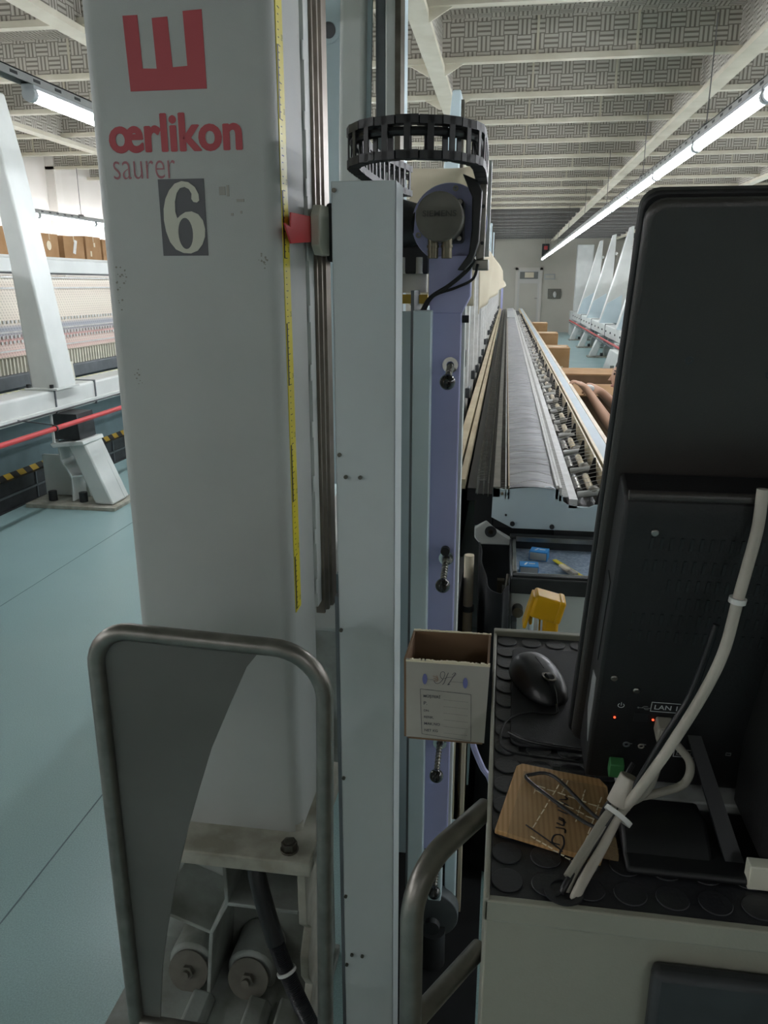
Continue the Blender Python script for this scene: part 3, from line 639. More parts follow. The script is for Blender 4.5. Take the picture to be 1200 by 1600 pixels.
# girder of our machine
t = thing('rear_girder', (-.5, 3, .53), 'long pale girder joining the machine columns at knee height', 'girder')
MB().box(-.59, -.33, 2.1, 22.8, .53, .82).build('beam', 'paint', t, bev=.02)
for i in range(8): MB().box(-.58, -.34, 2.2 + i * 2.85, 2.5 + i * 2.85, 0, .53).build('leg', 'cast', t, bev=.01)
# white uprights of the frame along the bed
t = thing('frame_uprights', (-.17, 3, .98), 'row of white uprights with dark clips along the left of the bed', 'frame')
u0 = MB().box(-.20, -.175, 2.6, 2.66, .9, 1.72).build('upright', 'white_rail', t, bev=.002); c0 = MB().box(-.185, -.162, 2.59, 2.65, 1.0, 1.05).build('clip', 'dark_metal', t, bev=.004)
for i in range(1, 26): same(u0, (0, i * .66, 0)); same(c0, (0, i * .66, random.uniform(-.02, .04)))
MB().box(-.205, -.185, 2.5, 19.8, 1.68, 1.72).build('top_bar', 'white_rail', t, smooth=False); MB().box(-.205, -.185, 2.5, 19.8, .88, .98).build('bottom_bar', 'grey_metal', t, smooth=False)
MB().box(-.24, -.21, 2.5, 19.8, 0, .9).build('apron', 'teal_body', t, smooth=False)
# cloth
def sheet(path, ztop, zbot, n=40, amp=.004):
    P_ = curve_pts([(x, y, 0) for x, y in path], 10); vs = []; fs = []; m = 14; L = len(P_)
    for i, p in enumerate(P_):
        s_ = i / (L - 1); a, b = ztop(s_), zbot(s_)
        for k in range(m + 1):
            tt = k / m; wv = amp * math.sin(s_ * 19 + tt * 2) * (.3 + tt)
            vs.append((p.x + wv, p.y + wv * .6, a + (b - a) * tt))
    for i in range(L - 1):
        for k in range(m): fs.append((i * (m + 1) + k, i * (m + 1) + k + 1, (i + 1) * (m + 1) + k + 1, (i + 1) * (m + 1) + k))
    return MB().add(vs, fs)
o = sheet([(-.39, 3.2), (-.3, 3.22), (-.2, 3.22), (-.13, 3.15)], lambda s: 1.98, lambda s: 1.47).build('hanging_cloth', 'fabric_cream')
q_ = o.modifiers.new('solid', 'SOLIDIFY'); q_.thickness = .002
tag(o, 'cream cloth stretched behind the round motor', 'cloth')
o = sheet([(-.088, 2.5), (-.065, 2.7), (-.035, 2.95), (-.008, 3.2)], lambda s: 1.70 - .11 * s - (.03 if s > .9 else 0), lambda s: 1.462 + .085 * s).build('hanging_cloth', 'fabric_cream')
q_ = o.modifiers.new('solid', 'SOLIDIFY'); q_.thickness = .002
tag(o, 'small cream cloth hanging slanted over the frame, its corner above the bed', 'cloth')
MB().tube([(-.088, 2.5, 1.70), (-.17, 2.6, 1.71)], .003, 6).build('cord', 'wire', o)

# ================================================================ embroidery bed
bd = thing('embroidery_bed', (.15, 2.2, 0), 'long low embroidery bed with rails, running away to the far wall', 'machine bed')
YE = 20.2
MB().prism([(-.014, .983), (.02, .978), (.06, .984), (.10, .989), (.15, .991), (.172, .985), (.176, .968), (.186, .962), (.188, .948), (.200, .94), (.235, .934), (.262, .934), (.276, .941), (.30, .944), (.30, .862), (.046, .862), (-.016, .893)], 'y', 2.2, 2.206).build('end_plate', 'paint_blue', bd, smooth=False)
for x, z, r_ in ((.012, .967, .0045), (.03, .966, .003), (.026, .902, .003), (.046, .876, .007), (.160, .872, .007)): MB().cyl((x, 2.2, z), (x, 2.194, z), r_, n=14).build('screw', 'dark_metal' if r_ != .0045 else 'steel', bd)
MB().box(-.01, .17, 2.21, YE, .86, .955).build('core', 'dark_metal', bd, smooth=False); MB().box(.17, .41, 2.21, YE, .84, .925).build('trough', 'dark_metal', bd, smooth=False)
# gauze sheet with slight waves
vs, fs = [], []; nx, ny = 14, 320
for j in range(ny + 1):
    tt = (j / ny) ** 1.6; yy = 2.19 + (YE - 2.19) * tt
    for i in range(nx + 1):
        s_ = i / nx; zz = .986 + .005 * math.sin(s_ * math.pi * .9) + (.0012) * math.sin(yy * 9 + s_ * 3) * (1 if yy < 8 else .4) + .0007 * math.sin(yy * 23)
        vs.append((.032 + s_ * .132, yy, zz))
for j in range(ny):
    for i in range(nx): k = j * (nx + 1) + i; fs.append((k, k + 1, k + nx + 2, k + nx + 1))
MB().add(vs, fs).build('interlining', 'gauze', bd)
MB().box(.03, .16, 14.0, 17.5, .985, 1.008).build('cover_sheet', 'rail_grey', bd, bev=.004)
th = MB(); yy = 2.22
while yy < 12: th.tube([(.034 + .13 * k / 6, yy + .012 * math.sin(k + yy * 5), .987 + .010 * math.sin(k / 6 * math.pi * .9) + .004) for k in range(7)], .0009, 4); yy += random.uniform(.05, .11) * (1 + yy * .1)
stuff(th.build('thread', 'white_rail', bd))
for x0, x1, z0, z1, m_, nm in ((-.014, .006, .955, .986, 'steel', 'side_rail'), (.021, .024, .95, .988, 'white_rail', 'edge_strip'), (.029, .033, .95, .99, 'beige_rail', 'edge_strip'),
                      (.165, .172, .955, .996, 'white_rail', 'edge_strip'), (.175, .182, .95, .99, 'white_rail', 'edge_strip'), (.204, .228, .93, .957, 'white_rail', 'white_rail'),
                      (.322, .328, .90, .985, 'beige_rail', 'rail'), (.335, .345, .90, .99, 'beige_rail', 'rail'), (.348, .386, .93, .985, 'rail_blue', 'cover_rail'), (.388, .405, .92, .985, 'beige_rail', 'outer_rail'),
                      (-.155, -.125, .95, .985, 'beige_rail', 'left_rail'), (-.118, -.100, .95, .98, 'beige_rail', 'left_rail')):
    MB().box(x0, x1, 2.2 if x1 < .3 and x0 > -.05 else 2.3, YE, z0, z1).build(nm, m_, bd, smooth=False)
stuff(sum_ := MB().box(-.095, -.066, 2.35, YE, .90, .94).build('gap_lining', 'black', bd, smooth=False))
# comb of needles on the left edge, pins between white rails
cb = MB(); y = 2.22
while y < 19:
    z = .985
    cb.box(-.062, -.058, y, y + .004, .955, 1.006); cb.box(-.044, -.041, y, y + .004, .955, 1.0); cb.box(-.062, -.034, y + .001, y + .003, .998, 1.0); cb.box(-.03, -.027, y, y + .006, .95, .992)
    cb.box(.008, .020, y, y + .004, .975, .979)
    y += .021 * (1 + .12 * (y - 2.2))
stuff(cb.build('needle', 'steel', bd, smooth=False))
MB().box(-.066, -.016, 2.22, YE, .86, .958).build('needle_bar', 'black', bd, smooth=False)
cb = MB(); y = 2.2
while y < 19:
    cb.box(.184, .202, y, y + .0035, .962, .966); y += .012 * (1 + .2 * (y - 2.2))
stuff(cb.build('pin', 'white_rail', bd, smooth=False))
# rollers, clamps and pale blocks in the trough
pl = MB().cyl((.236, 2.30, .945), (.300, 2.30, .955), .010, n=12).build('shaft', 'white_rail', bd); pb = MB().ball((.285, 2.31, .955), .019, (1, 1, .9)).build('thread_guide', 'cable_grey', bd)
pk = MB().prism([(.285, .925), (.318, .925), (.312, 1.0), (.305, 1.0)], 'y', 2.27, 2.276).build('blade', 'black', bd, smooth=False)
pr_ = MB().cyl((.245, 2.36, .94), (.245, 2.52, .94), .012, n=12).build('roller', 'steel', bd); pr2 = MB().cyl((.282, 2.36, .945), (.282, 2.54, .945), .011, n=12).build('roller', 'beige_rail', bd)
y = .0
for i in range(44):
    y += .30 + (.02 * (i % 3))
    for o_ in (pl, pb, pk, pr_, pr2): same(o_, (random.uniform(-.006, .006), y + random.uniform(-.02, .02), 0))
ln = MB(); y = 2.24
while y < 9: ln.tube([(.232, y, .962), (.27, y + .01, .972), (.32, y + .005, .986)], .0008, 4); y += .05 * (1 + .15 * (y - 2.2))
stuff(ln.build('thread', 'white_rail', bd))
# underside: bracket with shaft hole, body
MB().prism([(-.063, .87), (-.03, .89), (-.005, .868), (.045, .84), (.045, .82), (-.045, .82), (-.063, .84)], 'y', 2.16, 2.18).build('bracket', 'paint', bd, bev=.004)
MB().ring((-.016, 2.158, .862), (0, -1, 0), .008, .017, .004).build('bearing', 'dark_metal', bd); MB().cyl((-.016, 2.17, .862), (-.016, 2.155, .862), .009, n=14).build('shaft_end', 'steel_dark', bd)
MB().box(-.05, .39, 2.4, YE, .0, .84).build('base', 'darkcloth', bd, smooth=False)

t = thing('machine_underframe', (-.13, 1.9, 0), 'black underframe low behind the lilac post', 'frame')
MB().box(-.19, -.10, 1.75, 2.10, 0, .62).build('box_frame', 'darkcloth', t, smooth=False); MB().box(-.10, -.085, 1.75, 2.1, .0, .8).build('side_sheet', 'dark_metal', t, smooth=False)
tag(MB().box(-.25, .0, 1.0, 2.15, .0, .006).build('floor_tone', 'darkcloth', bev=.001), 'black sheet added to darken the floor between duct and desk', 'dark sheet')  # black sheet stands in for the dark floor beside the machine
# dark netting and plank below the bed's near end
o = sheet([(-.045, 2.12), (-.03, 1.95), (-.015, 1.80), (.015, 1.74), (.035, 1.8)], lambda s: .84, lambda s: .01, amp=.01).build('dark_netting', 'darkcloth'); q_ = o.modifiers.new('solid', 'SOLIDIFY'); q_.thickness = .003
tag(o, 'black netting hanging below the near end of the bed', 'netting')
tag(MB().box(.008, .028, 1.93, 1.95, 0, .80).build('wooden_plank', 'wood_dark', bev=.002), 'dark worn wooden plank upright beside the side cabinet', 'plank')

# ================================================================ side cabinet with sunken tray
cb_ = thing('side_cabinet', (.15, 2, 0), 'pale cabinet with a black lip and speckled sunken tray, below the bed end', 'cabinet')
MB().box(.044, .42, 1.88, 2.19, 0, .79).build('body', 'paint_white', cb_, bev=.004)
MB().box(.040, .43, 1.86, 1.87, .793, .835).box(.040, .046, 1.86, 2.19, .793, .842).box(.040, .43, 2.165, 2.19, .793, .85).box(.044, .43, 1.87, 1.89, .80, .84).box(.41, .43, 1.86, 2.19, .793, .84).build('lip', 'dark_metal', cb_, bev=.003)
MB().box(.056, .41, 1.89, 2.165, .80, .812).build('tray', 'tray_speckle', cb_, smooth=False)
MB().box(.047, .057, 1.895, 2.16, .81, .842).build('tray_edge', 'steel', cb_, bev=.001); MB().box(.057, .41, 1.888, 1.893, .81, .8405).build('tray_edge', 'chrome', cb_, bev=.001)
MB().box(.058, .41, 2.158, 2.166, .835, .848).build('tray_edge', 'steel', cb_, bev=.001)
def blue_box(x, y, rz, label, sc=1):
    t = thing('bearing_box', (x, y, .812), label, 'box', 'small blue boxes in the tray')
    m_ = T(x, y, .812) @ Matrix.Rotation(R(rz), 4, 'Z')
    MB().box(-.025, .025, -.020, .020, 0, .026).xf(m_).build('carton', 'tape_blue', t, bev=.001)
    MB().box(-.023, .023, -.0206, -.0195, .002, .023).xf(m_).build('end_label', 'rail_grey', t, smooth=False)
    MB().prism([(-.014, -.008), (-.009, -.008), (-.002, .010), (-.007, .010)], 'z', .026, .0263).box(.0, .016, .000, .007, .026, .0263).xf(m_).build('print', 'white_rail', t, smooth=False)
blue_box(.122, 2.085, -12, 'blue bearing box at the back of the tray'); blue_box(.090, 1.965, 0, 'blue bearing box at the front left corner of the tray')
t = thing('marker_gauge', (.2, 1.98, .812), 'yellow strip with grey clip lying at the right of the tray', 'gauge')
m_ = T(.198, 2.0, .815) @ Matrix.Rotation(R(-62), 4, 'Z')
MB().box(-.075, .075, -.006, .006, 0, .004).xf(m_).build('strip', 'tape_yellow', t, bev=.001)
MB().box(-.005, .055, -.022, -.006, 0, .012).xf(m_).build('clip', 'cable_grey', t, bev=.003); MB().box(-.01, .03, -.028, -.014, .008, .016).xf(m_).build('clip_pad', 'fabric_cream', t, bev=.003)
# power socket and cable at the cabinet's left
t = thing('cabinet_switch', (.05, 1.86, .7), 'round switch with a grey cable on the cabinet front', 'switch')
MB().cyl((.063, 1.88, .745), (.063, 1.85, .745), .014, n=18).build('bezel', 'steel_dark', t); MB().box(.048, .062, 1.84, 1.88, .70, .725).build('housing', 'grey_metal', t, bev=.002)
cable('lead', [(.055, 1.86, .69), (.03, 1.85, .70), (.022, 1.87, .74), (.024, 1.9, .80)], .003, 'cable_grey', '', t)
t = tag(MB().tube(curve_pts([(.035, 1.9, .83), (.03, 1.86, .78), (.038, 1.86, .74), (.028, 1.87, .72), (.034, 1.88, .66), (.04, 1.88, .6)], 6), .004, 8).build('loose_cable', 'cable_grey'), 'grey cable drooping down the left edge of the cabinet', 'cable')

# yellow capped limit post
yc = thing('capped_post', (.085, 1.25, 0), 'bright yellow plastic cap on twin steel pipes behind the desk', 'post')
m_ = T(.092, 1.25, 1.022) @ Matrix.Rotation(R(14), 4, 'Y')
MB().box(-.027, .020, -.022, .022, -.020, .021).xf(m_).build('cap', 'yellow', yc, bev=.005, seg=3)
MB().box(.014, .026, -.023, .023, -.019, .022).xf(m_).build('cap_rim', 'yellow', yc, bev=.004, seg=3)
MB().box(-.031, -.025, -.018, .018, -.045, .016).xf(m_).build('cap_skirt', 'yellow', yc, bev=.002)
MB().cyl((.072, 1.25, 0), (.072, 1.25, 1.012), .0105, n=18).build('pipe', 'chrome', yc)
MB().box(.086, .112, 1.24, 1.26, .0, 1.01).build('yellow_leg', 'yellow', yc, bev=.005)

# ================================================================ the desk
dk = thing('operator_desk', (.3, .75, 0), 'pale console desk with a studded black rubber top, nearest the camera', 'desk')
DX = .66; dz = 1.08
MB().box(.004, DX, .512, 1.0, .06, 1.062).build('body', 'desk_paint', dk, bev=.002)
MB().box(.003, DX, .505, .512, 1.063, 1.083).box(.003, .007, .505, 1.004, 1.063, 1.085).box(.003, DX, .994, 1.004, 1.063, 1.089).build('rim', 'desk_paint', dk, bev=.0015)
MB().box(.008, DX, .513, 1.0, .0, .06).build('plinth', 'dark_metal', dk, smooth=False)
# recessed dark opening in the front
MB().box(.135, .42, .495, .512, .60, 1.040).build('drawer_front', 'dark_metal', dk, bev=.006); 
MB().box(.20, .40, .488, .496, .62, .99).build('drawer_panel', 'grey_metal', dk, bev=.003)
mt = MB().box(.008, DX, .513, .993, 1.062, 1.0815).build('rubber_mat', 'rubber', dk, smooth=False)
sd = MB().prism(arc(0, 0, .0130, 0, 360, 24)[:-1], 'z', 1.0815, 1.0830); sd = sd.build('stud', 'rubber', mt, bev=.0006)
sd.location = (.021, .53, 0)
for i in range(19):
    for j in range(15):
        if i or j: c_ = sd.copy(); col.objects.link(c_); c_.location = (.021 + i * .0325, .53 + j * .0318, 0)
# mouse pad, mouse, its cable
tag(MB().prism(arc(.04, .94, .012, 180, 90, 4) + arc(.19, .94, .012, 90, 0, 4) + arc(.19, .735, .012, 0, -90, 4) + arc(.036, .735, .012, 270, 180, 4), 'z', 1.083, 1.086).build('mouse_pad', 'pad', bev=.0008), 'thin black mouse pad with rounded corners, under the mouse', 'mouse pad')
ms = thing('computer_mouse', (.058, .85, 1.086), 'black computer mouse with a scroll wheel lying on the pad', 'mouse')
def mouse_body():
    vs, fs = [], []; N = 26; Mr = 9
    for j in range(Mr + 1):
        a = j / Mr * math.pi / 2
        for k in range(N):
            b = 2 * math.pi * k / N; cx, sy_ = math.cos(b), math.sin(b)
            ww = .030 * (1 - .10 * (sy_ + 1) * .5); ex = abs(cx) ** .8 * (1 if cx > 0 else -1); ey = abs(sy_) ** .85 * (1 if sy_ > 0 else -1)
            rr = math.cos(a) ** .55 if j < Mr else 0
            hh = .034 * (1 - .25 * ((ey * rr + 1) / 2) ** 1.6)
            vs.append((ww * ex * rr, .053 * ey * rr, hh * math.sin(a) ** .9))
    for j in range(Mr):
        for k in range(N): fs.append((j * N + k, j * N + (k + 1) % N, (j + 1) * N + (k + 1) % N, (j + 1) * N + k))
    fs.append(tuple(range(N))[::-1]); return MB().add(vs, fs)
# nose (wheel end) points to the camera-right: rotate so +y (nose) faces down-right
MR = T(.0575, .848, 1.086) @ Matrix.Rotation(R(202), 4, 'Z')
mouse_body().xf(MR).build('shell', 'mouse', ms, sub=1)
MB().cyl((-.003, .028, .024), (.003, .028, .024), .0085, n=20).xf(MR).build('scroll_wheel', 'rubber', ms)
MB().ring((0, .028, .0285), (0, -.1, 1), .0055, .0075, .0012, 20).xf(MR @ Matrix.Diagonal((1, 1.6, 1, 1)) @ T(0, -.0105, 0)).build('wheel_ring', 'steel_dark', ms)
MB().tube([(0, .012, .0322), (0, .0, .0338), (0, -.012, .0348)], .0005, 6).xf(MR).build('seam', 'black', ms); MB().tube([(0, .040, .0255), (0, .048, .0195), (0, .053, .008)], .0006, 6).xf(MR).build('seam', 'black', ms)
cable('mouse_cable', [(.076, .797, 1.094), (.074, .785, 1.089), (.045, .783, 1.089), (.022, .765, 1.089), (.014, .735, 1.087), (.022, .71, 1.086), (.06, .703, 1.086), (.12, .70, 1.086), (.18, .70, 1.088)], .0014, 'cable_black', 'thin black mouse cable curling over the mat toward the monitor')
cable('desk_cable', [(.022, .741, 1.0885), (.05, .725, 1.0885), (.12, .718, 1.088), (.2, .715, 1.088)], .0018, 'cable_black', 'straight black cable lying across the front of the mouse pad')

# carton hung on the desk's left edge
cw = thing('paper_carton', (-.05, .8, 1.03), 'open white printed carton fixed to the left edge of the desk', 'carton')
tl = .0025
def slab(p, th_, m_, nm, par):   # quadrilateral sheet of board
    a, b, c, d_ = [Vector(v) for v in p]; n_ = (b - a).cross(d_ - a).normalized() * th_
    return MB().add([a, b, c, d_, a + n_, b + n_, c + n_, d_ + n_], [(0, 3, 2, 1), (4, 5, 6, 7), (0, 1, 5, 4), (1, 2, 6, 5), (2, 3, 7, 6), (3, 0, 4, 7)]).build(nm, m_, par, smooth=False)
x0, x1 = -.0965, -.0005
fr = slab([(x0 + .001, .80, 1.034), (x1 - .003, .80, 1.034), (x1, .80, 1.134), (x0, .80, 1.136)], -tl, 'carton_white', 'front_wall', cw)
slab([(x0 + .003, .88, 1.03), (x1 - .003, .88, 1.03), (x1, .88, 1.136), (x0 + .002, .88, 1.135)], tl, 'card_brown', 'back_wall', cw)
slab([(x0 + .001, .8005, 1.034), (x0 + .003, .88, 1.03), (x0 + .002, .88, 1.135), (x0, .8005, 1.136)], -tl, 'card_brown', 'side_wall', cw); slab([(x1 - .006, .8005, 1.034), (x1 - .006, .88, 1.03), (x1 - .003, .88, 1.136), (x1 - .003, .8005, 1.134)], tl, 'card_brown', 'side_wall', cw)
MB().box(x0 + .003, x1 - .005, .80, .88, 1.032, 1.0345).build('bottom', 'card_brown', cw, smooth=False)
eb = MB()
for i in range(46):
    a = i / 46; x = x0 + (x1 - x0) * a; h = random.uniform(-.0004, .0014); eb.box(x, x + .0023, .7985, .8026, 1.1338, 1.1356 + h)
    eb.box(x, x + .0023, .8792, .883, 1.134, 1.1358 + h * .5)
stuff(eb.build('torn_edge', 'carton_edge', cw, smooth=False))
FC = T(0, .7994, 0) @ FACE
BX = lambda u: x0 + (u - 635) / 133 * (x1 - x0)          # print positions across the front wall
BZ = lambda v: 1.135 - (v - 1037) / 113 * .101
def cpx(u, v): return BX(630 + u / 8), BZ(1020 + v / 8)
for cx, cv in ((285, 338), (803, 350)):
    a, b = cpx(cx, cv); outline('bobbin_mark', [[(a + .0028 * math.cos(t_), b + .0068 * math.sin(t_)) for t_ in [2 * math.pi * i / 20 for i in range(20)]]], 'ink_blue', fr, FC, .0002)
def ink(pts, wd, m_='ink', nm='print'):
    P2 = [cpx(*p) for p in pts]; P3 = [Vector((a, .7993, b)) for a, b in P2]; P3 = curve_pts(P3, 5) if len(P3) > 2 else P3
    b_ = MB()
    for a, c in zip(P3[:-1], P3[1:]):
        dd = (c - a); dd.y = 0
        if dd.length < 1e-6: continue
        n_ = Vector((-dd.z, 0, dd.x)).normalized() * wd / 2; b_.add([a - n_, a + n_, c + n_, c - n_], [(0, 1, 2, 3)])
    return b_
k = MB()
def addp(b_): k.add(b_.v, b_.f)
for seg in ([(315, 335), (400, 338)], [(615, 346), (770, 347)]): addp(ink(seg, .0003))
# script H
addp(ink([(400, 350), (430, 378), (475, 370), (520, 320), (540, 265), (525, 240), (490, 250), (485, 300), (520, 330)], .0006))
addp(ink([(585, 245), (560, 300), (530, 370), (510, 385)], .0007)); addp(ink([(675, 245), (640, 300), (600, 360), (580, 385), (610, 375)], .0008)); addp(ink([(530, 318), (580, 300), (640, 290), (680, 262), (665, 240), (630, 270)], .0005))
k.build('monogram', 'ink', fr, smooth=False)
k = MB()
for d_ in ((385, 295, 460, 330), (395, 320, 455, 345), (400, 345, 450, 350), (430, 290, 455, 345)): addp(ink([(d_[0], d_[1]), ((d_[0] + d_[2]) / 2, d_[1] + 8), (d_[2], d_[3])], .0009))
k.build('bird_mark', 'bird_brown', fr, smooth=False)
k = MB()
for a, b in (((228, 455), (880, 478)), ((880, 478), (900, 1025)), ((900, 1025), (258, 985)), ((258, 985), (228, 455))): addp(ink([a, b], .0005))
rows = ['M\u00dc\u015eTER\u0130', 'P.', 'DN.', 'RENK.', 'MAK.NO', 'NET KG']; wid = [218, 45, 72, 128, 205, 175]
for i, (s_, w_) in enumerate(zip(rows, wid)):
    v = 553 + i * 78.5
    a, b = cpx(272 + i * 4, v + 4); text('print', s_, 'ink', fr, T(a, .7993, b) @ FACE, w_ / 1200 * .108, None, off=.01)
    u = 530 + i * 3
    while u < 848: addp(ink([(u, v + 8 + (u - 530) * .028), (u + 6, v + 8 + (u - 530) * .028)], .0004)); u += 11
k.build('form_lines', 'ink', fr, smooth=False)

# taped piece of cardboard
cc = thing('taped_cardboard', (.06, .62, 1.083), 'brown corrugated cardboard flap under clear tape with black marker writing', 'cardboard')
cpoly = [(.010, .583), (.030, .681), (.036, .686), (.07, .679), (.110, .672), (.116, .66), (.112, .60), (.098, .556)]
MB().prism(cpoly, 'z', 1.0835, 1.0885).build('board', 'corrugated', cc, bev=.0008)
def cz(u, v): return (.0145 + (u - 50) / 970 * .1 + (780 - v) / 680 * .018, .579 + (780 - v) / 680 * .103 - (u - 50) / 970 * .018)
k = MB()
for a, b in (((260, 285), (1000, 400)), ((260, 335), (990, 560)), ((470, 160), (300, 700)), ((520, 170), (480, 330)), ((680, 230), (640, 560)), ((830, 270), (700, 880)), ((300, 760), (700, 900)), ((770, 660), (920, 620)), ((250, 280), (250, 370))):
    p, q2 = Vector((*cz(*a), 0)), Vector((*cz(*b), 0)); dd = (q2 - p).normalized(); n_ = Vector((-dd.y, dd.x, 0)) * .0006; seg = 8
    for i in range(seg):
        s0, s1 = p + (q2 - p) * (i / seg), p + (q2 - p) * ((i + .8) / seg); j = random.uniform(-.0005, .0005)
        k.add([(s0 - n_) + Vector((j, j, 1.0893)), s0 + n_ + Vector((j, j, 1.0893)), s1 + n_ + Vector((0, 0, 1.0899)), s1 - n_ + Vector((0, 0, 1.0893))], [(0, 1, 2, 3)])
stuff(k.build('tape_crease', 'carton_edge', cc, smooth=False))
vs, fs = [], []
for j in range(13):
    for i in range(17):
        x, y = cz(110 + i * 56, 160 + j * 54); x = min(x, .114); vs.append((x, y, 1.0890 + random.uniform(-.0003, .0004)))
for j in range(12):
    for i in range(16): k_ = j * 17 + i; fs.append((k_, k_ + 1, k_ + 18, k_ + 17))
MB().add(vs, fs).build('clear_tape', 'tape_clear', cc)
def strokes(lst, wd, m_, nm, par, z):
    k = MB()
    for s_ in lst:
        pts = curve_pts([Vector((*cz(*p), z)) for p in s_], 5)
        for a, b in zip(pts[:-1], pts[1:]):
            dd = (b - a).normalized(); n_ = Vector((-dd.y, dd.x, 0)) * wd / 2; k.add([a - n_ - dd * wd * .3, a + n_ - dd * wd * .3, b + n_ + dd * wd * .3, b - n_ + dd * wd * .3], [(0, 1, 2, 3)])
    return k.build(nm, m_, par, smooth=False)
strokes([[(245, 675), (380, 735), (520, 800), (570, 830)], [(555, 830), (555, 870)], [(565, 815), (575, 760), (550, 700), (490, 710), (480, 770), (540, 780)], [(490, 640), (560, 640), (570, 670)], [(500, 560), (560, 580)], [(490, 600), (545, 610), (540, 560), (500, 545)], [(480, 480), (560, 500)], [(470, 450), (540, 455), (570, 480)], [(500, 400), (560, 420)], [(480, 380), (540, 360), (520, 340)]], .0016, 'ink', 'marker_writing', cc, 1.0896)

# ================================================================ monitor with panel PC, back towards us
mn = thing('panel_monitor', (.3, .7, 1.1), 'large black monitor seen from behind with a vented computer box', 'monitor')
BB = Vector((.083, .728, 1.10)); TA = math.atan2(.728 - .546, 1.607 - 1.10)      # leans toward the camera at the top
ML = T(*BB) @ Matrix.Rotation(TA, 4, 'X')                     # local x right, local z up the panel, local -y toward the camera
LH = math.hypot(.182, .507)
def loc(b): return b.xf(ML)
def rr(x0, x1, z0, z1, r, n=5): return arc(x1 - r, z1 - r, r, 0, 90, n) + arc(x0 + r, z1 - r, r, 90, 180, n) + arc(x0 + r, z0 + r, r, 180, 270, n) + arc(x1 - r, z0 + r, r, 270, 360, n)
loc(MB().prism(rr(0, .46, 0, LH, .012), 'y', 0, .012)).build('bezel', 'pc_black', mn, bev=.002)
loc(MB().prism(rr(.002, .458, .004, LH - .003, .013), 'y', -.012, 0)).build('back_shell', 'screen_back', mn, bev=.004, seg=3)
loc(MB().box(.02, .44, .012, .0135, .03, LH - .02)).build('screen', 'black_gloss', mn, smooth=False)
for x, z in ((.045, LH - .11), (.1, LH - .12), (.05, .33), (.085, .33), (.025, .275)): loc(MB().ring((x, -.012, z), (0, -1, 0), .0015, .003, .0006, 12)).build('screw', 'dark_metal', mn)
# lower computer box: wedge, nearly upright back
pcp = []
PZ0, PZ1 = .012, .335
loc(MB().prism([(-.012, PZ0), (-.070, PZ0 + .016), (-.012 - .042, PZ1 - .012), (-.012 - .036, PZ1), (-.012, PZ1)], 'x', .010, .205)).build('computer_box', 'pc_black', mn, bev=.003)
loc(MB().prism([(-.012, PZ0 + .02), (-.05, PZ0 + .03), (-.012 - .034, PZ1 + .002), (-.012, PZ1 + .012)], 'x', .205, .40)).build('rear_housing', 'pc_black', mn, bev=.004)
loc(MB().tube([(.012, -.050, PZ1 + .004), (.40, -.046, PZ1 + .004)], .004, 10)).build('ridge', 'screen_back', mn)
# the back face plane of the box, for everything mounted on it
pA = Vector((0, -.070, PZ0 + .016)); pB = Vector((0, -.054, PZ1 - .012)); fd = (pB - pA).normalized(); FL = (pB - pA).length
FM = ML @ T(.010, pA.y, pA.z) @ Matrix.Rotation(math.atan2(-(fd.y), fd.z), 4, 'X') @ FACE     # x right, y up the face
PO = .027
def fz(b, off=0): return b.xf(FM @ T(0, 0, off))
sl = MB()
for row, (z_, x_s, n_) in enumerate(((.272, .022, 22), (.251, .020, 22), (.233, .04, 14), (.215, .05, 10), (.198, .018, 24), (.180, .018, 24))):
    for i in range(n_): sl.box(x_s + i * .0072, x_s + i * .0072 + .0022, z_ - .0055, z_ + .0055, 0, .0006)
sl = stuff(fz(sl).build('vent_slot', 'black', mn, smooth=False))
for x, z_ in ((.024, .282), (.012, .131), (.032, .118), (.187, .19), (.15, .03)): fz(MB().prism(arc(x, z_, .003, 0, 360, 12)[:-1], 'z', 0, .002)).build('screw', 'steel', mn, bev=.0008)
def ftext(s_, x, z_, w_, m_='white_print'): return text('port_print', s_, m_, mn, FM @ T(x, z_, 0), w_, None, off=.01, ext=.0006)
def frame_(x0, x1, z0, z1, th=.0005):
    b = MB(); b.box(x0, x1, z0, z0 + th, .0003, .0006).box(x0, x1, z1 - th, z1, .0003, .0006).box(x0, x0 + th, z0, z1, .0003, .0006).box(x1 - th, x1, z0, z1, .0003, .0006)
    fz(b).build('port_print', 'white_print', mn, smooth=False)
ftext('LAN 1', .0495, .097, .019); frame_(.0465, .0715, .094, .1055)
ftext('LAN 2', .0765, .041, .018, 'dim_print'); frame_(.074, .099, .0385, .0485)
fz((MB().tube([(.0215 + .0026 * math.cos(R(a)), .0715 + .0026 * math.sin(R(a)), .0005) for a in range(-235, 56, 24)], .0003, 4).tube([(.0215, .0715, .0005), (.0215, .0752, .0005)], .0003, 4)).xf(T(0, PO, 0))).build('port_print', 'white_print', mn)
fz((MB().tube([(.036, .0705, .0005), (.047, .0705, .0005)], .0003, 4).tube([(.039, .0705, .0005), (.041, .0725, .0005), (.044, .0725, .0005)], .0003, 4).tube([(.041, .0705, .0005), (.042, .0688, .0005), (.045, .0688, .0005)], .0003, 4).prism(arc(.0362, .0705, .0009, 0, 360, 10)[:-1], 'z', .0003, .0007)).xf(T(0, PO, 0))).build('port_print', 'dim_print', mn)
fz((MB().box(.118, .1225, .0185, .0195, .0003, .0006).box(.118, .1225, .0215, .0225, .0003, .0006).box(.118, .1185, .0185, .0225, .0003, .0006).box(.122, .1225, .0185, .0225, .0003, .0006)).xf(T(0, PO, 0))).build('port_print', 'dim_print', mn, smooth=False)
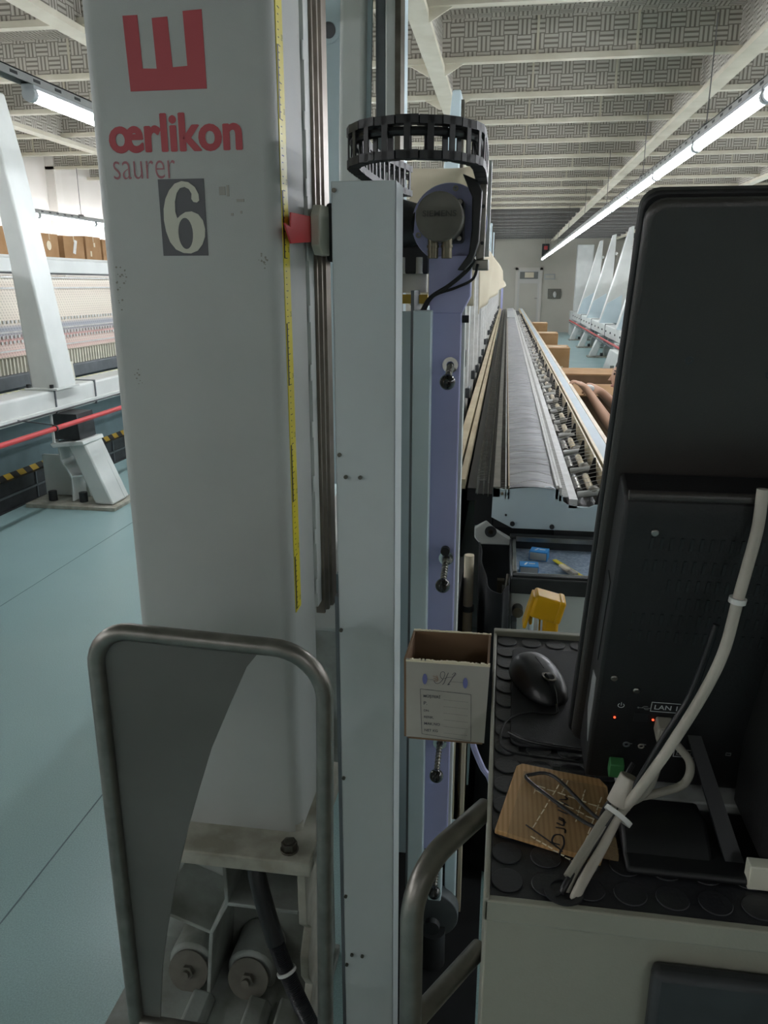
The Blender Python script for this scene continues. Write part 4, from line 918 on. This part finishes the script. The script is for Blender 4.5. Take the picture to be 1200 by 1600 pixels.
for x in (.033, .045, .060): fz((MB().box(x, x + .004, .0235, .0243, .0003, .0006).prism([(x + .001, .0228), (x + .003, .0239), (x + .001, .025)], 'z', .0003, .0006)).xf(T(0, PO, 0))).build('port_print', 'dim_print', mn, smooth=False)
for x, z_, m_ in ((.0178, .056, 'led_red'), (.0505, .0565, 'led_red'), (.0765, .046, 'led_green')): fz((MB().prism(arc(x, z_, .0010, 0, 360, 10)[:-1], 'z', 0, .0008)).xf(T(0, PO, 0))).build('indicator', m_, mn)
fz(MB().ring((.032, .0495, 0), (0, 0, 1), .0018, .0032, .001, 20)).build('socket', 'grey_metal', mn); fz(MB().ring((.045, .0485, 0), (0, 0, 1), .0018, .0028, .001, 16)).build('socket', 'cable_grey', mn)
fz((MB().box(.034, .046, .053, .064, -.001, .0005)).xf(T(0, PO, 0))).build('socket', 'black', mn, smooth=False)
fz(MB().box(.019, .032, .014, .031, 0, .010)).build('terminal_block', 'green', mn, bev=.001)
fz((MB().box(.052, .066, .046, .062, 0, .016).box(.055, .063, .036, .046, .003, .013)).xf(T(0, PO, 0))).build('network_plug', 'cable_grey', mn, bev=.002)
# left side face of the computer box: slot and sticker
def side(b): return b.xf(ML)
side(MB().box(.0092, .0102, -.045, -.030, .16, .25)).build('side_slot', 'black', mn, smooth=False)
side(MB().prism([(-.058, .065), (-.035, .085), (-.033, .135), (-.052, .145)], 'x', .0092, .0102)).build('sticker', 'dim_print', mn, smooth=False)

# stand of the monitor
st = thing('monitor_stand', (.3, .6, 1.083), 'black monitor stand with sloping foot standing on the rubber mat', 'stand')
MB().box(.222, .34, .56, .64, 1.10, 1.42).build(CB, 'pc_black', st, bev=.006)
MB().prism([(.56, 1.083), (.635, 1.083), (.632, 1.10), (.60, 1.106), (.575, 1.095)], 'x', .118, .19).build('foot', 'black', st, bev=.003)
MB().box(.118, .40, .55, .636, 1.083, 1.090).build('foot_plate', 'black', st, bev=.003)
MB().box(.125, .40, .638, .69, 1.083, 1.096).build('base_bar', 'rail_grey', st, bev=.002)
slab([(.165, .66, 1.20), (.175, .66, 1.20), (.215, .57, 1.09), (.20, .57, 1.09)], .004, 'black', 'strut', st)
MB().cyl((.10, .80, 1.105), (.6, .80, 1.105), .018, n=20).build('cross_tube', 'tube_steel', st)
o = tag(MB().box(.212, .238, .548, .56, 1.083, 1.105).build('beige_tag', 'digit_cream', bev=.001), 'beige tag at the foot of the monitor stand', 'tag')

# cables at the monitor
bn = thing('cable_bundle', (.08, .53, 1.083), 'pale cable bundle with white ties running down in front of the monitor', 'cable')
main = [(.1845, .560, 1.412), (.184, .558, 1.384), (.180, .556, 1.354), (.1765, .555, 1.329), (.172, .556, 1.287), (.162, .560, 1.247), (.144, .562, 1.200), (.133, .562, 1.176), (.123, .570, 1.146), (.112, .575, 1.12), (.098, .556, 1.102), (.080, .527, 1.090), (.072, .518, 1.075)]
MB().tube(curve_pts(main, 8), .0042, 12).build('cable', 'cable_white', bn)
MB().tube(curve_pts([(.170, .575, 1.30), (.158, .575, 1.24), (.142, .575, 1.20), (.124, .578, 1.15), (.107, .575, 1.12), (.088, .553, 1.100), (.068, .528, 1.087), (.062, .522, 1.07)], 8), .0028, 10).build('cable', 'cable_black', bn)
MB().tube(curve_pts([(.148, .600, 1.190), (.143, .590, 1.165), (.133, .582, 1.14), (.112, .58, 1.122), (.090, .558, 1.104), (.072, .532, 1.088), (.068, .524, 1.07)], 8), .0034, 10).build('cable', 'cable_grey', bn)
MB().tube(curve_pts([(.160, .612, 1.172), (.172, .604, 1.158), (.168, .600, 1.140), (.145, .592, 1.134), (.120, .582, 1.132), (.104, .575, 1.122), (.086, .555, 1.104), (.069, .532, 1.09)], 8), .0036, 10).build('cable', 'cable_grey', bn)
MB().tube([(.121, .586, 1.152), (.112, .580, 1.128)], [.009, .0105], 12).build('ferrite', 'cable_white', bn, bev=.001)
for p, q2, r_ in (((.1765, .555, 1.331), (.1760, .555, 1.326), .0062), ((.1125, .573, 1.124), (.109, .570, 1.120), .0125)):
    a = Vector(p); d_ = (Vector(q2) - a).normalized(); MB().ring(a, d_, r_ - .0025, r_, .004, 20).build('cable_tie', 'white_rail', bn)
MB().ring((.066, .524, 1.0825), (0, 0, 1), .011, .016, .002).build('grommet', 'rubber', bn)
cable('black_lead', [(.112, .612, 1.112), (.102, .60, 1.096), (.066, .66, 1.094), (.043, .662, 1.0925), (.040, .655, 1.092), (.06, .63, 1.092), (.085, .60, 1.094), (.098, .588, 1.096)], .0017, 'cable_black', 'thin black lead looping sharply over the taped cardboard')
cable('black_lead', [(.128, .615, 1.146), (.113, .60, 1.125), (.104, .598, 1.108), (.104, .60, 1.095), (.115, .59, 1.088)], .0022, 'cable_black', 'black lead curling down from the green connector')

# ================================================================ aisle: cartons and worker
def carton(x0, x1, y0, y1, z0, z1, label, name='cardboard_box'):
    t = thing(name, ((x0 + x1) / 2, (y0 + y1) / 2, z0), label, 'box', 'cardboard boxes')
    MB().box(x0, x1, y0, y1, z0, z1 - .02).build('carton', 'cardboard', t, bev=.004)
    m = (y0 + y1) / 2; MB().box(x0 - .002, x1 + .002, y0 - .002, m - .003, z1 - .02, z1 - .012).box(x0 - .002, x1 + .002, m + .003, y1 + .002, z1 - .02, z1 - .01).build('flap', 'cardboard', t, smooth=False)
    MB().box(x0 + .02, x1 - .02, m - .03, m + .03, z1 - .012, z1 - .009).box((x0 + x1) / 2 - .03, (x0 + x1) / 2 + .05, y0 - .004, y0 - .002, z0 + (z1 - z0) * .3, z0 + (z1 - z0) * .55).build('tape', 'fabric_cream', t, smooth=False)
    return t
carton(.42, .64, 7.9, 8.3, 0, .55, 'lower box of the nearest box stack beyond the bed'); carton(.42, .64, 7.9, 8.3, .55, .965, 'top box of the nearest box stack beyond the bed')
carton(.42, .675, 10.3, 10.7, 0, .55, 'lower box of the middle box stack by the bed'); carton(.42, .675, 10.3, 10.7, .55, .965, 'top box of the middle box stack by the bed')
carton(.44, .68, 13.1, 13.5, 0, .55, 'lower box of the farthest box stack by the bed'); carton(.44, .68, 13.1, 13.5, .55, .965, 'top box of the farthest box stack by the bed')
t = thing('open_box', (.65, 5.7, 0), 'large open cardboard box with flaps out, in front of the seated worker', 'box')
b = MB()
X, XX, Y, YY, Z = .45, .95, 5.45, 6.0, .90
b.box(X, XX, Y, Y + .01, 0, Z).box(X, XX, YY - .01, YY, 0, Z).box(X, X + .01, Y, YY, 0, Z).box(XX - .01, XX, Y, YY, 0, Z).box(X, XX, Y, YY, 0, .02).build('carton', 'card_brown', t, smooth=False)
slab([(X, YY, Z), (XX, YY, Z), (XX, YY + .25, Z + .02), (X, YY + .25, Z + .02)], .008, 'cardboard', 'flap', t); slab([(X, Y, Z), (XX, Y, Z), (XX, Y - .2, Z - .05), (X, Y - .2, Z - .05)], .008, 'cardboard', 'flap', t)

def skin(name, nodes, edges, m_, parent=None, sub=2):
    """one continuous surface grown round a skeleton; nodes: (x,y,z,radius)"""
    me = bpy.data.meshes.new(name); me.from_pydata([n[:3] for n in nodes], edges, []); o = bpy.data.objects.new(name, me); col.objects.link(o)
    q = o.modifiers.new('skin', 'SKIN'); sv = me.skin_vertices[0].data
    for i, n in enumerate(nodes): sv[i].radius = (n[3], n[4] if len(n) > 4 else n[3]); sv[i].use_root = (i == 0)
    s_ = o.modifiers.new('sub', 'SUBSURF'); s_.levels = s_.render_levels = sub
    bpy.context.view_layer.update()
    m2 = bpy.data.meshes.new_from_object(o.evaluated_get(bpy.context.evaluated_depsgraph_get())); bpy.data.objects.remove(o)
    m2.materials.clear(); m2.materials.append(M[m_]); m2.shade_smooth(); r = bpy.data.objects.new(name, m2); col.objects.link(r)
    if parent: setp(r, parent)
    return r
pn = thing('person', (.95, 4.85, 0), 'seated dark-haired person in a grey t-shirt reaching toward the open box', 'person')
# body: pelvis, spine, neck, head (faces -x), arms, legs
nd = [(1.02, 4.88, .42, .13), (.99, 4.87, .56, .115), (.94, 4.85, .72, .125), (.90, 4.84, .82, .10), (.83, 4.83, .89, .05), (.78, 4.82, .94, .046), (.745, 4.815, 1.0, .076), (.74, 4.815, 1.05, .078),
      (.86, 4.68, .82, .055), (.74, 4.62, .755, .044), (.655, 4.60, .735, .040), (.61, 4.66, .79, .038), (.55, 4.72, .88, .027), (.50, 4.75, .952, .021), (.475, 4.76, .978, .030, .018),
      (.88, 5.0, .82, .055), (.78, 5.08, .74, .044), (.70, 5.06, .82, .037), (.62, 5.0, .90, .028), (.575, 4.98, .93, .023),
      (.88, 4.75, .42, .09), (.58, 4.70, .46, .066), (.56, 4.70, .25, .052), (.58, 4.70, .06, .038), (.50, 4.70, .035, .036),
      (.90, 5.02, .42, .09), (.60, 5.08, .46, .066), (.58, 5.08, .25, .052), (.60, 5.08, .06, .038), (.52, 5.08, .035, .036)]
ed = [(0, 1), (1, 2), (2, 3), (3, 4), (4, 5), (5, 6), (6, 7), (3, 8), (8, 9), (9, 10), (10, 11), (11, 12), (12, 13), (13, 14), (3, 15), (15, 16), (16, 17), (17, 18), (18, 19), (0, 20), (20, 21), (21, 22), (22, 23), (23, 24), (0, 25), (25, 26), (26, 27), (27, 28), (28, 29)]
# fingers branch from the palms
def hand(base, idx, dirv, spread, curl):
    d_ = Vector(dirv).normalized(); s_ = Vector(spread).normalized(); c_ = Vector(curl).normalized(); p = Vector(base)
    for k, (off, ln) in enumerate(((-.026, .06), (-.009, .075), (.009, .07), (.024, .055))):
        a = p + d_ * .028 + s_ * off; b_ = a + d_ * ln * .5; e_ = b_ + (d_ * .6 + c_ * .8).normalized() * ln * .5
        i = len(nd); nd.extend([(*a, .0095), (*b_, .0085), (*e_, .0075)]); ed.extend([(idx, i), (i, i + 1), (i + 1, i + 2)])
    a = p - s_ * .026 + d_ * .004; b_ = a + (d_ * .5 - s_ * .8).normalized() * .035; i = len(nd); nd.extend([(*b_, .0095), (*(b_ + d_ * .025), .008)]); ed.extend([(idx, i), (i, i + 1)])
hand((.475, 4.76, .978), 14, (-.9, .1, .3), (0, 1, 0), (0, 0, -1)); hand((.575, 4.98, .93), 19, (-.9, -.3, .1), (0, .5, .8), (0, 0, -1))
skin('body', nd, ed, 'skin', pn, 2)
hd = (.738, 4.815, 1.03)
MB().ball((hd[0] + .018, hd[1], hd[2] + .03), .100, (.98, .86, 1.02), 20, 14).build('hair', 'hair', pn)
MB().ball((hd[0] - .006, hd[1], hd[2] - .012), .092, (.98, .80, 1.16), 20, 14).build('face', 'skin', pn)
MB().add([(hd[0] - .088, hd[1] - .012, hd[2] - .03), (hd[0] - .088, hd[1] + .012, hd[2] - .03), (hd[0] - .115, hd[1], hd[2] - .03), (hd[0] - .088, hd[1], hd[2] + .015)], [(0, 1, 2), (0, 2, 3), (1, 3, 2), (0, 3, 1)]).build('nose', 'skin', pn)
for s_ in (-1, 1):
    MB().ball((hd[0] - .082, hd[1] + s_ * .03, hd[2] + .012), .011, (.6, 1, .7), 10, 8).build('eye', 'hair', pn); MB().ball((hd[0] - .08, hd[1] + s_ * .03, hd[2] + .03), .014, (.5, 1.2, .25), 10, 6).build('eyebrow', 'hair', pn)
    MB().ball((hd[0] + .012, hd[1] + s_ * .076, hd[2] - .01), .022, (.7, .3, 1.2), 10, 8).build('ear', 'skin', pn)
MB().ball((hd[0] - .088, hd[1], hd[2] - .062), .018, (.4, 1, .3), 10, 8).build('mouth', 'logo_pink', pn)
sn = [(1.0, 4.87, .50, .135), (.98, 4.87, .60, .13), (.94, 4.85, .72, .14), (.905, 4.84, .82, .11), (.88, 4.835, .875, .065), (.86, 4.68, .825, .068), (.725, 4.615, .75, .056), (.885, 5.0, .82, .068), (.80, 5.065, .755, .062)]
skin('t_shirt', sn, [(0, 1), (1, 2), (2, 3), (3, 4), (3, 5), (5, 6), (3, 7), (7, 8)], 'shirt', pn, 2)
jn = [(1.02, 4.88, .40, .145), (.88, 4.75, .42, .10), (.58, 4.70, .46, .078), (.56, 4.70, .25, .064), (.575, 4.70, .1, .055), (.90, 5.02, .42, .10), (.60, 5.08, .46, .078), (.58, 5.08, .25, .064), (.595, 5.08, .1, .055)]
skin('trousers', jn, [(0, 1), (1, 2), (2, 3), (3, 4), (0, 5), (5, 6), (6, 7), (7, 8)], 'jeans', pn, 2)
t = thing('stool', (1.02, 4.88, 0), 'low grey stool under the seated worker', 'stool')
MB().cyl((1.02, 4.88, .24), (1.02, 4.88, .275), .17, n=28).build('seat', 'grey_metal', t, bev=.005)
for a in range(4): MB().tube([(1.02 + .12 * math.cos(R(45 + 90 * a)), 4.88 + .12 * math.sin(R(45 + 90 * a)), .24), (1.02 + .16 * math.cos(R(45 + 90 * a)), 4.88 + .16 * math.sin(R(45 + 90 * a)), 0)], .012, 10).build('leg', 'tube_steel', t)
o = tag(MB().ball((.53, 4.93, .935), .03, (1.1, .9, .8), 14, 10).build('white_bobbin', 'white_rail'), "white bobbin held in the seated worker's hand", 'bobbin')

# ================================================================ machines on both sides
def foot_prop(t, x, y, s, m_='paint_white'):
    """foot reaching to the aisle; s=+1 toe points to +x"""
    P2 = lambda *a: [(x + s * p, q2) for p, q2 in a]
    MB().prism(P2((.0, .47), (.25, .50), (.26, .47), (.02, .44)), 'y', y - .03, y + .26).build('top_plate', m_, t, bev=.006)
    MB().prism(P2((.02, .45), (.25, .47), (.42, .04), (.30, .04), (.10, .40)), 'y', y + .18, y + .24).build('web', m_, t, bev=.004)
    MB().prism(P2((.12, .46), (.25, .47), (.42, .03), (.28, .03)), 'y', y, y + .22).build('toe', m_, t, bev=.012)
    MB().prism(P2((-.22, .34), (.04, .34), (.10, .2), (.14, .03), (-.22, .03)), 'y', y + .2, y + .23).build('rear_web', m_, t, bev=.004)
    for a, b_ in (((.03, .45), (.04, .34)), ((.04, .34), (.11, .22)), ((.11, .22), (.21, .24)), ((.11, .22), (.10, .04))):
        web([(x + s * a[0], a[1]), (x + s * b_[0], b_[1])], .012, y + .02, y + .2).build('rib', m_, t, bev=.002)
    MB().prism(P2((-.23, .0), (.46, .0), (.46, .025), (-.23, .03)), 'y', y - .06, y + .32).build('sole_plate', 'cardboard' if False else 'plate_edge', t, bev=.003)
    for dx in (-.08, .16): MB().cyl((x + s * dx, y + .06, .03), (x + s * dx, y + .06, .10), .03, n=12).build('bolt', 'dark_metal', t)
def spacer(t, x, y, s):
    MB().prism([(x + s * .0, .50), (x + s * .19, .50), (x + s * .18, .68), (x + s * .0, .68)], 'y', y, y + .22).build('spacer', 'dark_metal', t, smooth=False)
    MB().box(min(x - s * .02, x + s * .0), max(x - s * .02, x + s * .0), y - .01, y + .05, .46, .70).build('side_bracket', 'paint_white', t, bev=.004)

# left machine
lg = thing('left_girder', (-3.2, 8, .68), 'pale girder on the left with wrap-around ties and dotted top tape', 'girder')
MB().box(-3.36, -3.10, 1.0, 24, .675, .845).build('beam', 'paint_white', lg, bev=.018, seg=3)
MB().box(-3.33, -3.30, 1.0, 24, .845, .848).build('dotted_tape', 'dash_tape', lg, smooth=False)
MB().box(-3.098, -3.082, 1.0, 24, .70, .725).build('ledge', 'paint_white', lg, bev=.004)
for y in (2.4, 5.0, 5.55, 7.85, 8.3): MB().box(-3.365, -3.092, y, y + .012, .67, .852).build('strap', 'grey_metal', lg, bev=.001)
tag(MB().tube([(-3.06, 1, .705), (-3.06, 24, .705)], .006, 6).build('thin_cable', 'cable_black'), 'thin dark cable strung along the left girder edge', 'cable')
rp_ = thing('red_pipe', (-2.97, 8, .6), 'red pipe running below the left girder', 'pipe')
MB().cyl((-2.89, 1, .645), (-2.89, 24, .645), .017, n=14).build('pipe', 'red', rp_)
for y in (1.8, 4.62, 7.4): MB().ring((-2.89, y, .645), (0, 1, 0), .017, .023, .012, 16).tube([(-2.89, y, .668), (-2.98, y - .05, .69), (-3.08, y - .1, .71)], .004, 6).build('clip', 'dark_metal', rp_)
for k, (yy, nm) in enumerate(((4.98, 'big pale wedge column on the left girder, left of the numbered column'), (2.2, 'left wedge column just outside the left edge'), (7.8, 'left wedge column beyond the big one, behind the numbered column'), (10.6, 'fourth wedge column along the left girder'), (13.4, 'fifth wedge column along the left girder'))):
    t = thing('wedge_column', (-3.2, yy, .86), nm, 'column', 'wedge columns on the left girder')
    MB().prism([(-3.255, .85), (-3.05, .85), (-3.165, 1.74), (-3.25, 2.35), (-3.33, 2.76), (-3.41, 2.76), (-3.30, 1.74)], 'y', yy, yy + .24).build(CB, 'paint_white', t, bev=.014, seg=3)
    MB().box(-3.29, -3.045, yy - .03, yy + .27, .846, .862).build('base_plate', 'paint_white', t, bev=.003)
    for x in (-3.265, -3.09): MB().cyl((x, yy - .015, .862), (x, yy - .015, .885), .014, n=8).build('bolt', 'dark_metal', t)
    MB().box(-3.31, -3.285, yy + .08, yy + .2, 1.0, 1.7).build('rail', 'steel_dark', t, smooth=False)
    t = thing('machine_pedestal', (-3.1, yy, 0), ['white ribbed machine foot on the teal floor, under the red pipe', 'ribbed foot of the left machine outside the left edge', 'ribbed left foot hidden behind the numbered column', 'fourth ribbed foot under the left girder', 'fifth ribbed foot under the left girder'][k], 'foot', 'feet under the left girder')
    foot_prop(t, -3.15, yy + .0, 1); spacer(t, -3.12, yy, 1)
o = thing('adjuster_bracket', (-3.2, 5.6, .85), 'cream bracket standing on the left girder by the wedge column', 'bracket')
MB().prism([(5.42, .846), (5.56, .846), (5.54, .99), (5.43, 1.0)], 'x', -3.26, -3.25).build('plate', 'digit_cream', o, bev=.003); MB().cyl((-3.25, 5.48, .96), (-3.24, 5.48, .96), .01, n=10).build('screw', 'dark_metal', o)
# thread field, comb, beams behind it
tf = thing('thread_wall', (-3.7, 8, .9), 'wall of pale threads with pink and grey rows on the left machine', 'threads')
MB().box(-3.72, -3.70, 1.0, 24, .98, 1.62).build('thread_sheet', 'threads', tf, smooth=False)
for z_, a_ in ((1.60, .02), (1.52, .012), (1.2, .01), (1.06, .008)): MB().box(-3.70, -3.70 + a_, 1, 24, z_, z_ + .012).build('thread_bar', 'white_rail', tf, smooth=False)
k = MB(); y = 2.6
while y < 10:
    k.box(-3.66, -3.64, y, y + .016, .90, 1.02); k.box(-3.70, -3.64, y, y + .01, 1.015, 1.025); y += .045
stuff(k.build('comb_tooth', 'digit_cream', tf, smooth=False))
k = MB(); y = 2.6
while y < 10:
    for zz in (1.12, 1.16, 1.27): k.box(-3.695, -3.688, y + (.02 if zz == 1.16 else 0), y + .022 + (.02 if zz == 1.16 else 0), zz, zz + .022)
    y += .05
stuff(k.build('thread_eye', 'white_rail', tf, smooth=False))
MB().box(-3.74, -3.60, 1, 24, .80, .905).build('lower_beam', 'grey_metal', tf, bev=.01)
MB().box(-3.95, -3.66, 1, 24, 1.64, 1.75).build('top_beam', 'paint_white', tf, bev=.01); MB().box(-3.665, -3.66, 1, 24, 1.63, 1.642).build('shadow_gap', 'dark_metal', tf, smooth=False)
MB().box(-4.25, -3.75, 1, 24, .0, .8).build('machine_body', 'teal_body', tf, smooth=False)
# low apron with hazard strip
ap = thing('low_apron', (-3.5, 8, 0), 'low grey apron with yellow and black hazard strip along the left floor edge', 'apron')
MB().box(-3.62, -3.50, 1, 24, .24, .72).build('upper_panel', 'teal_body', ap, smooth=False); MB().box(-3.60, -3.46, 1, 24, 0, .2).build('lower_panel', 'dark_metal', ap, smooth=False)
MB().box(-3.53, -3.494, 1, 24, .20, .245).build('hazard_strip', 'hazard', ap, smooth=False)
MB().box(-3.46, -3.452, 1, 24, .09, .105).build('conduit', 'grey_metal', ap, smooth=False)
p0 = MB().box(-3.46, -3.452, 1.0, 1.01, .0, .2).build('joint', 'grey_metal', ap, smooth=False)
for i in range(1, 30): same(p0, (0, i * .6, 0))
MB().box(-3.46, -3.43, 1, 24, 0, .004).build('skirting', 'dark_metal', ap, smooth=False)
# cartons and supports on top of the left machine
sh = thing('top_shelf', (-4.3, 8, 1.78), 'shelf on top of the left machine carrying brown cartons', 'shelf')
MB().box(-4.7, -3.98, 2, 20, 1.765, 1.785).build('board', 'paint_white', sh, smooth=False)
for y in (2.5, 6, 9.5, 13, 16.5, 19.5):
    for x in (-4.66, -4.3): MB().box(x, x + .04, y, y + .04, 0, 1.765).build('leg', 'rail_grey', sh, smooth=False)
lab = ['first brown carton on the shelf, left of the wedge column top', 'brown carton with round white label at the left of the shelf row', 'brown carton with a slanted white label in the shelf row', 'brown carton with small white marks in the middle of the shelf row', 'square brown carton with dark print in the shelf row', 'carton farther along the shelf, hidden by the numbered column', 'last carton along the shelf']
ys = [5.6, 6.55, 6.98, 7.32, 7.66, 8.4, 8.9]
for i, (y, l_) in enumerate(zip(ys, lab)):
    w_ = .31 if i else .5; h_ = [.22, .2, .2, .215, .2, .22, .2][i]
    t = thing('shelf_carton', (-4.2, y, 1.785), l_, 'box', 'cartons on the left shelf'); rz = [0, 3, -5, 2, 0, 3, -2][i]
    m_ = T(-4.2, y + w_ / 2, 1.785) @ Matrix.Rotation(R(rz), 4, 'Z')
    MB().box(-.17, .17, -w_ / 2, w_ / 2, 0, h_).xf(m_).build('carton', 'cardboard', t, bev=.004)
    if i == 1: MB().cyl((.17, -.02, .1), (.173, -.02, .1), .04, n=16).xf(m_).build('sticker', 'fabric_cream', t)
    if i == 2: MB().prism([(-.03, .05), (.01, .04), (.05, .16), (.01, .17)], 'x', .17, .173).xf(m_).build('sticker', 'white_rail', t, smooth=False)
    if i == 3: MB().box(.17, .173, -.08, -.05, .03, .08).box(.17, .173, .0, .03, .12, .16).xf(m_).build('sticker', 'fabric_cream', t, smooth=False)
    if i == 4: MB().box(.17, .172, -.05, .05, .07, .1).xf(m_).build('print', 'card_brown', t, smooth=False)
    MB().box(-.172, .1725, -.004, .004, h_ - .05, h_ + .001).xf(m_).build('tape', 'fabric_cream', t, smooth=False)
tag(MB().box(-3.45, -3.36, 4.2, 4.6, 1.45, 1.64).build('motor_block', 'grey_metal', bev=.01), 'grey box with yellow button at the left picture edge', 'box')
tag(MB().cyl((-3.36, 4.5, 1.64), (-3.36, 4.5, 1.665), .03, n=14).build('yellow_button', 'hazard_yellow'), 'yellow button on the grey box at the left picture edge', 'button')

# right machine beyond the monitor
rg = thing('right_girder', (2.3, 16, .55), 'white girder of the right hand machine with bolts', 'girder')
MB().box(2.1, 2.35, 6, 25.9, .50, .74).build('beam', 'paint_white', rg, bev=.015)
b0 = MB().cyl((2.1, 8, .62), (2.085, 8, .62), .02, n=10).build('bolt', 'dark_metal', rg)
for i in range(1, 26): same(b0, (0, i * .7, 0))
for y in (11.7, 14.5, 17.3, 20.1, 22.9): MB().box(2.09, 2.36, y, y + .03, .49, .75).build('joint_plate', 'grey_metal', rg, smooth=False)
rp2 = thing('red_pipe', (2.0, 16, .45), 'red pipe running below the right hand girder', 'pipe')
MB().cyl((2.03, 6, .46), (2.03, 26, .46), .022, n=12).build('pipe', 'red', rp2); MB().cyl((2.02, 6, .40), (2.02, 26, .40), .012, n=8).build('conduit', 'grey_metal', rp2)
ords = [(12.5, 'right row wedge column, nearest, hidden by the monitor'), (15.3, 'right row wedge column, second, hidden by the monitor'), (18.1, 'white wedge column just left of the monitor edge'), (20.9, 'white wedge column, second left of the monitor edge'), (23.7, 'white wedge column beside the broad white end column')]
for i, (yy, nm) in enumerate(ords):
    t = thing('wedge_column', (2.3, yy, .74), nm, 'column', 'wedge columns of the right machine')
    MB().prism([(2.06, .74), (2.62, .74), (2.64, 2.76), (2.56, 2.74), (2.33, 1.75)], 'y', yy, yy + .24).build(CB, 'paint_white', t, bev=.014)
    MB().prism([(2.06, .74), (2.50, .74), (2.5, 1.34), (2.20, 1.16)], 'y', yy - .02, yy).build('gusset', 'paint_blue', t, smooth=False)
    MB().ball((2.66, yy, 2.3), .04, n=10, m=8).build('pulley', 'white_rail', t); MB().tube([(2.63, yy, 2.34), (2.7, yy, 2.2), (2.68, yy, 1.9)], .008, 6).build('cable', 'cable_grey', t)
    t = thing('machine_pedestal', (2.2, yy, 0), nm.replace('wedge column', 'ribbed foot').replace('column', 'ribbed foot') if i < 2 else ['', '', 'white ribbed foot nearest the white cabinet panel', 'white ribbed foot, middle one of the right row', 'white ribbed foot farthest back in the right row'][i], 'foot', 'feet of the right machine')
    foot_prop(t, 2.3, yy - .2, -1)
t = thing('broad_column', (2.5, 26.2, .74), 'broad flat white end column of the right machine by the far wall', 'column')
MB().box(2.15, 2.66, 26.2, 26.45, .74, 2.76).build(CB, 'paint_white', t, bev=.02); MB().box(2.05, 2.7, 26.0, 26.5, .0, .74).build('pedestal', 'paint_white', t, bev=.01)
t = thing('white_cabinet', (2.1, 12, 0), 'white slanted cabinet panel under the right girder', 'cabinet')
MB().prism([(1.75, .0), (1.88, .44), (2.2, .44), (2.2, 0)], 'y', 13.0, 14.6).build('panel', 'paint_white', t, bev=.01); MB().box(1.70, 1.76, 12.98, 13.0, .05, .3).build('latch', 'steel', t, smooth=False)
t = thing('right_machine_body', (3, 16, 0), 'pale body of the right hand machine behind its girder', 'machine')
MB().box(2.75, 3.2, 6, 26, 0, 1.0).build('lower_body', 'teal_body', t, smooth=False); MB().box(2.75, 2.95, 6, 26, 1.0, 1.7).build('thread_panel', 'wall_far_paint', t, smooth=False)
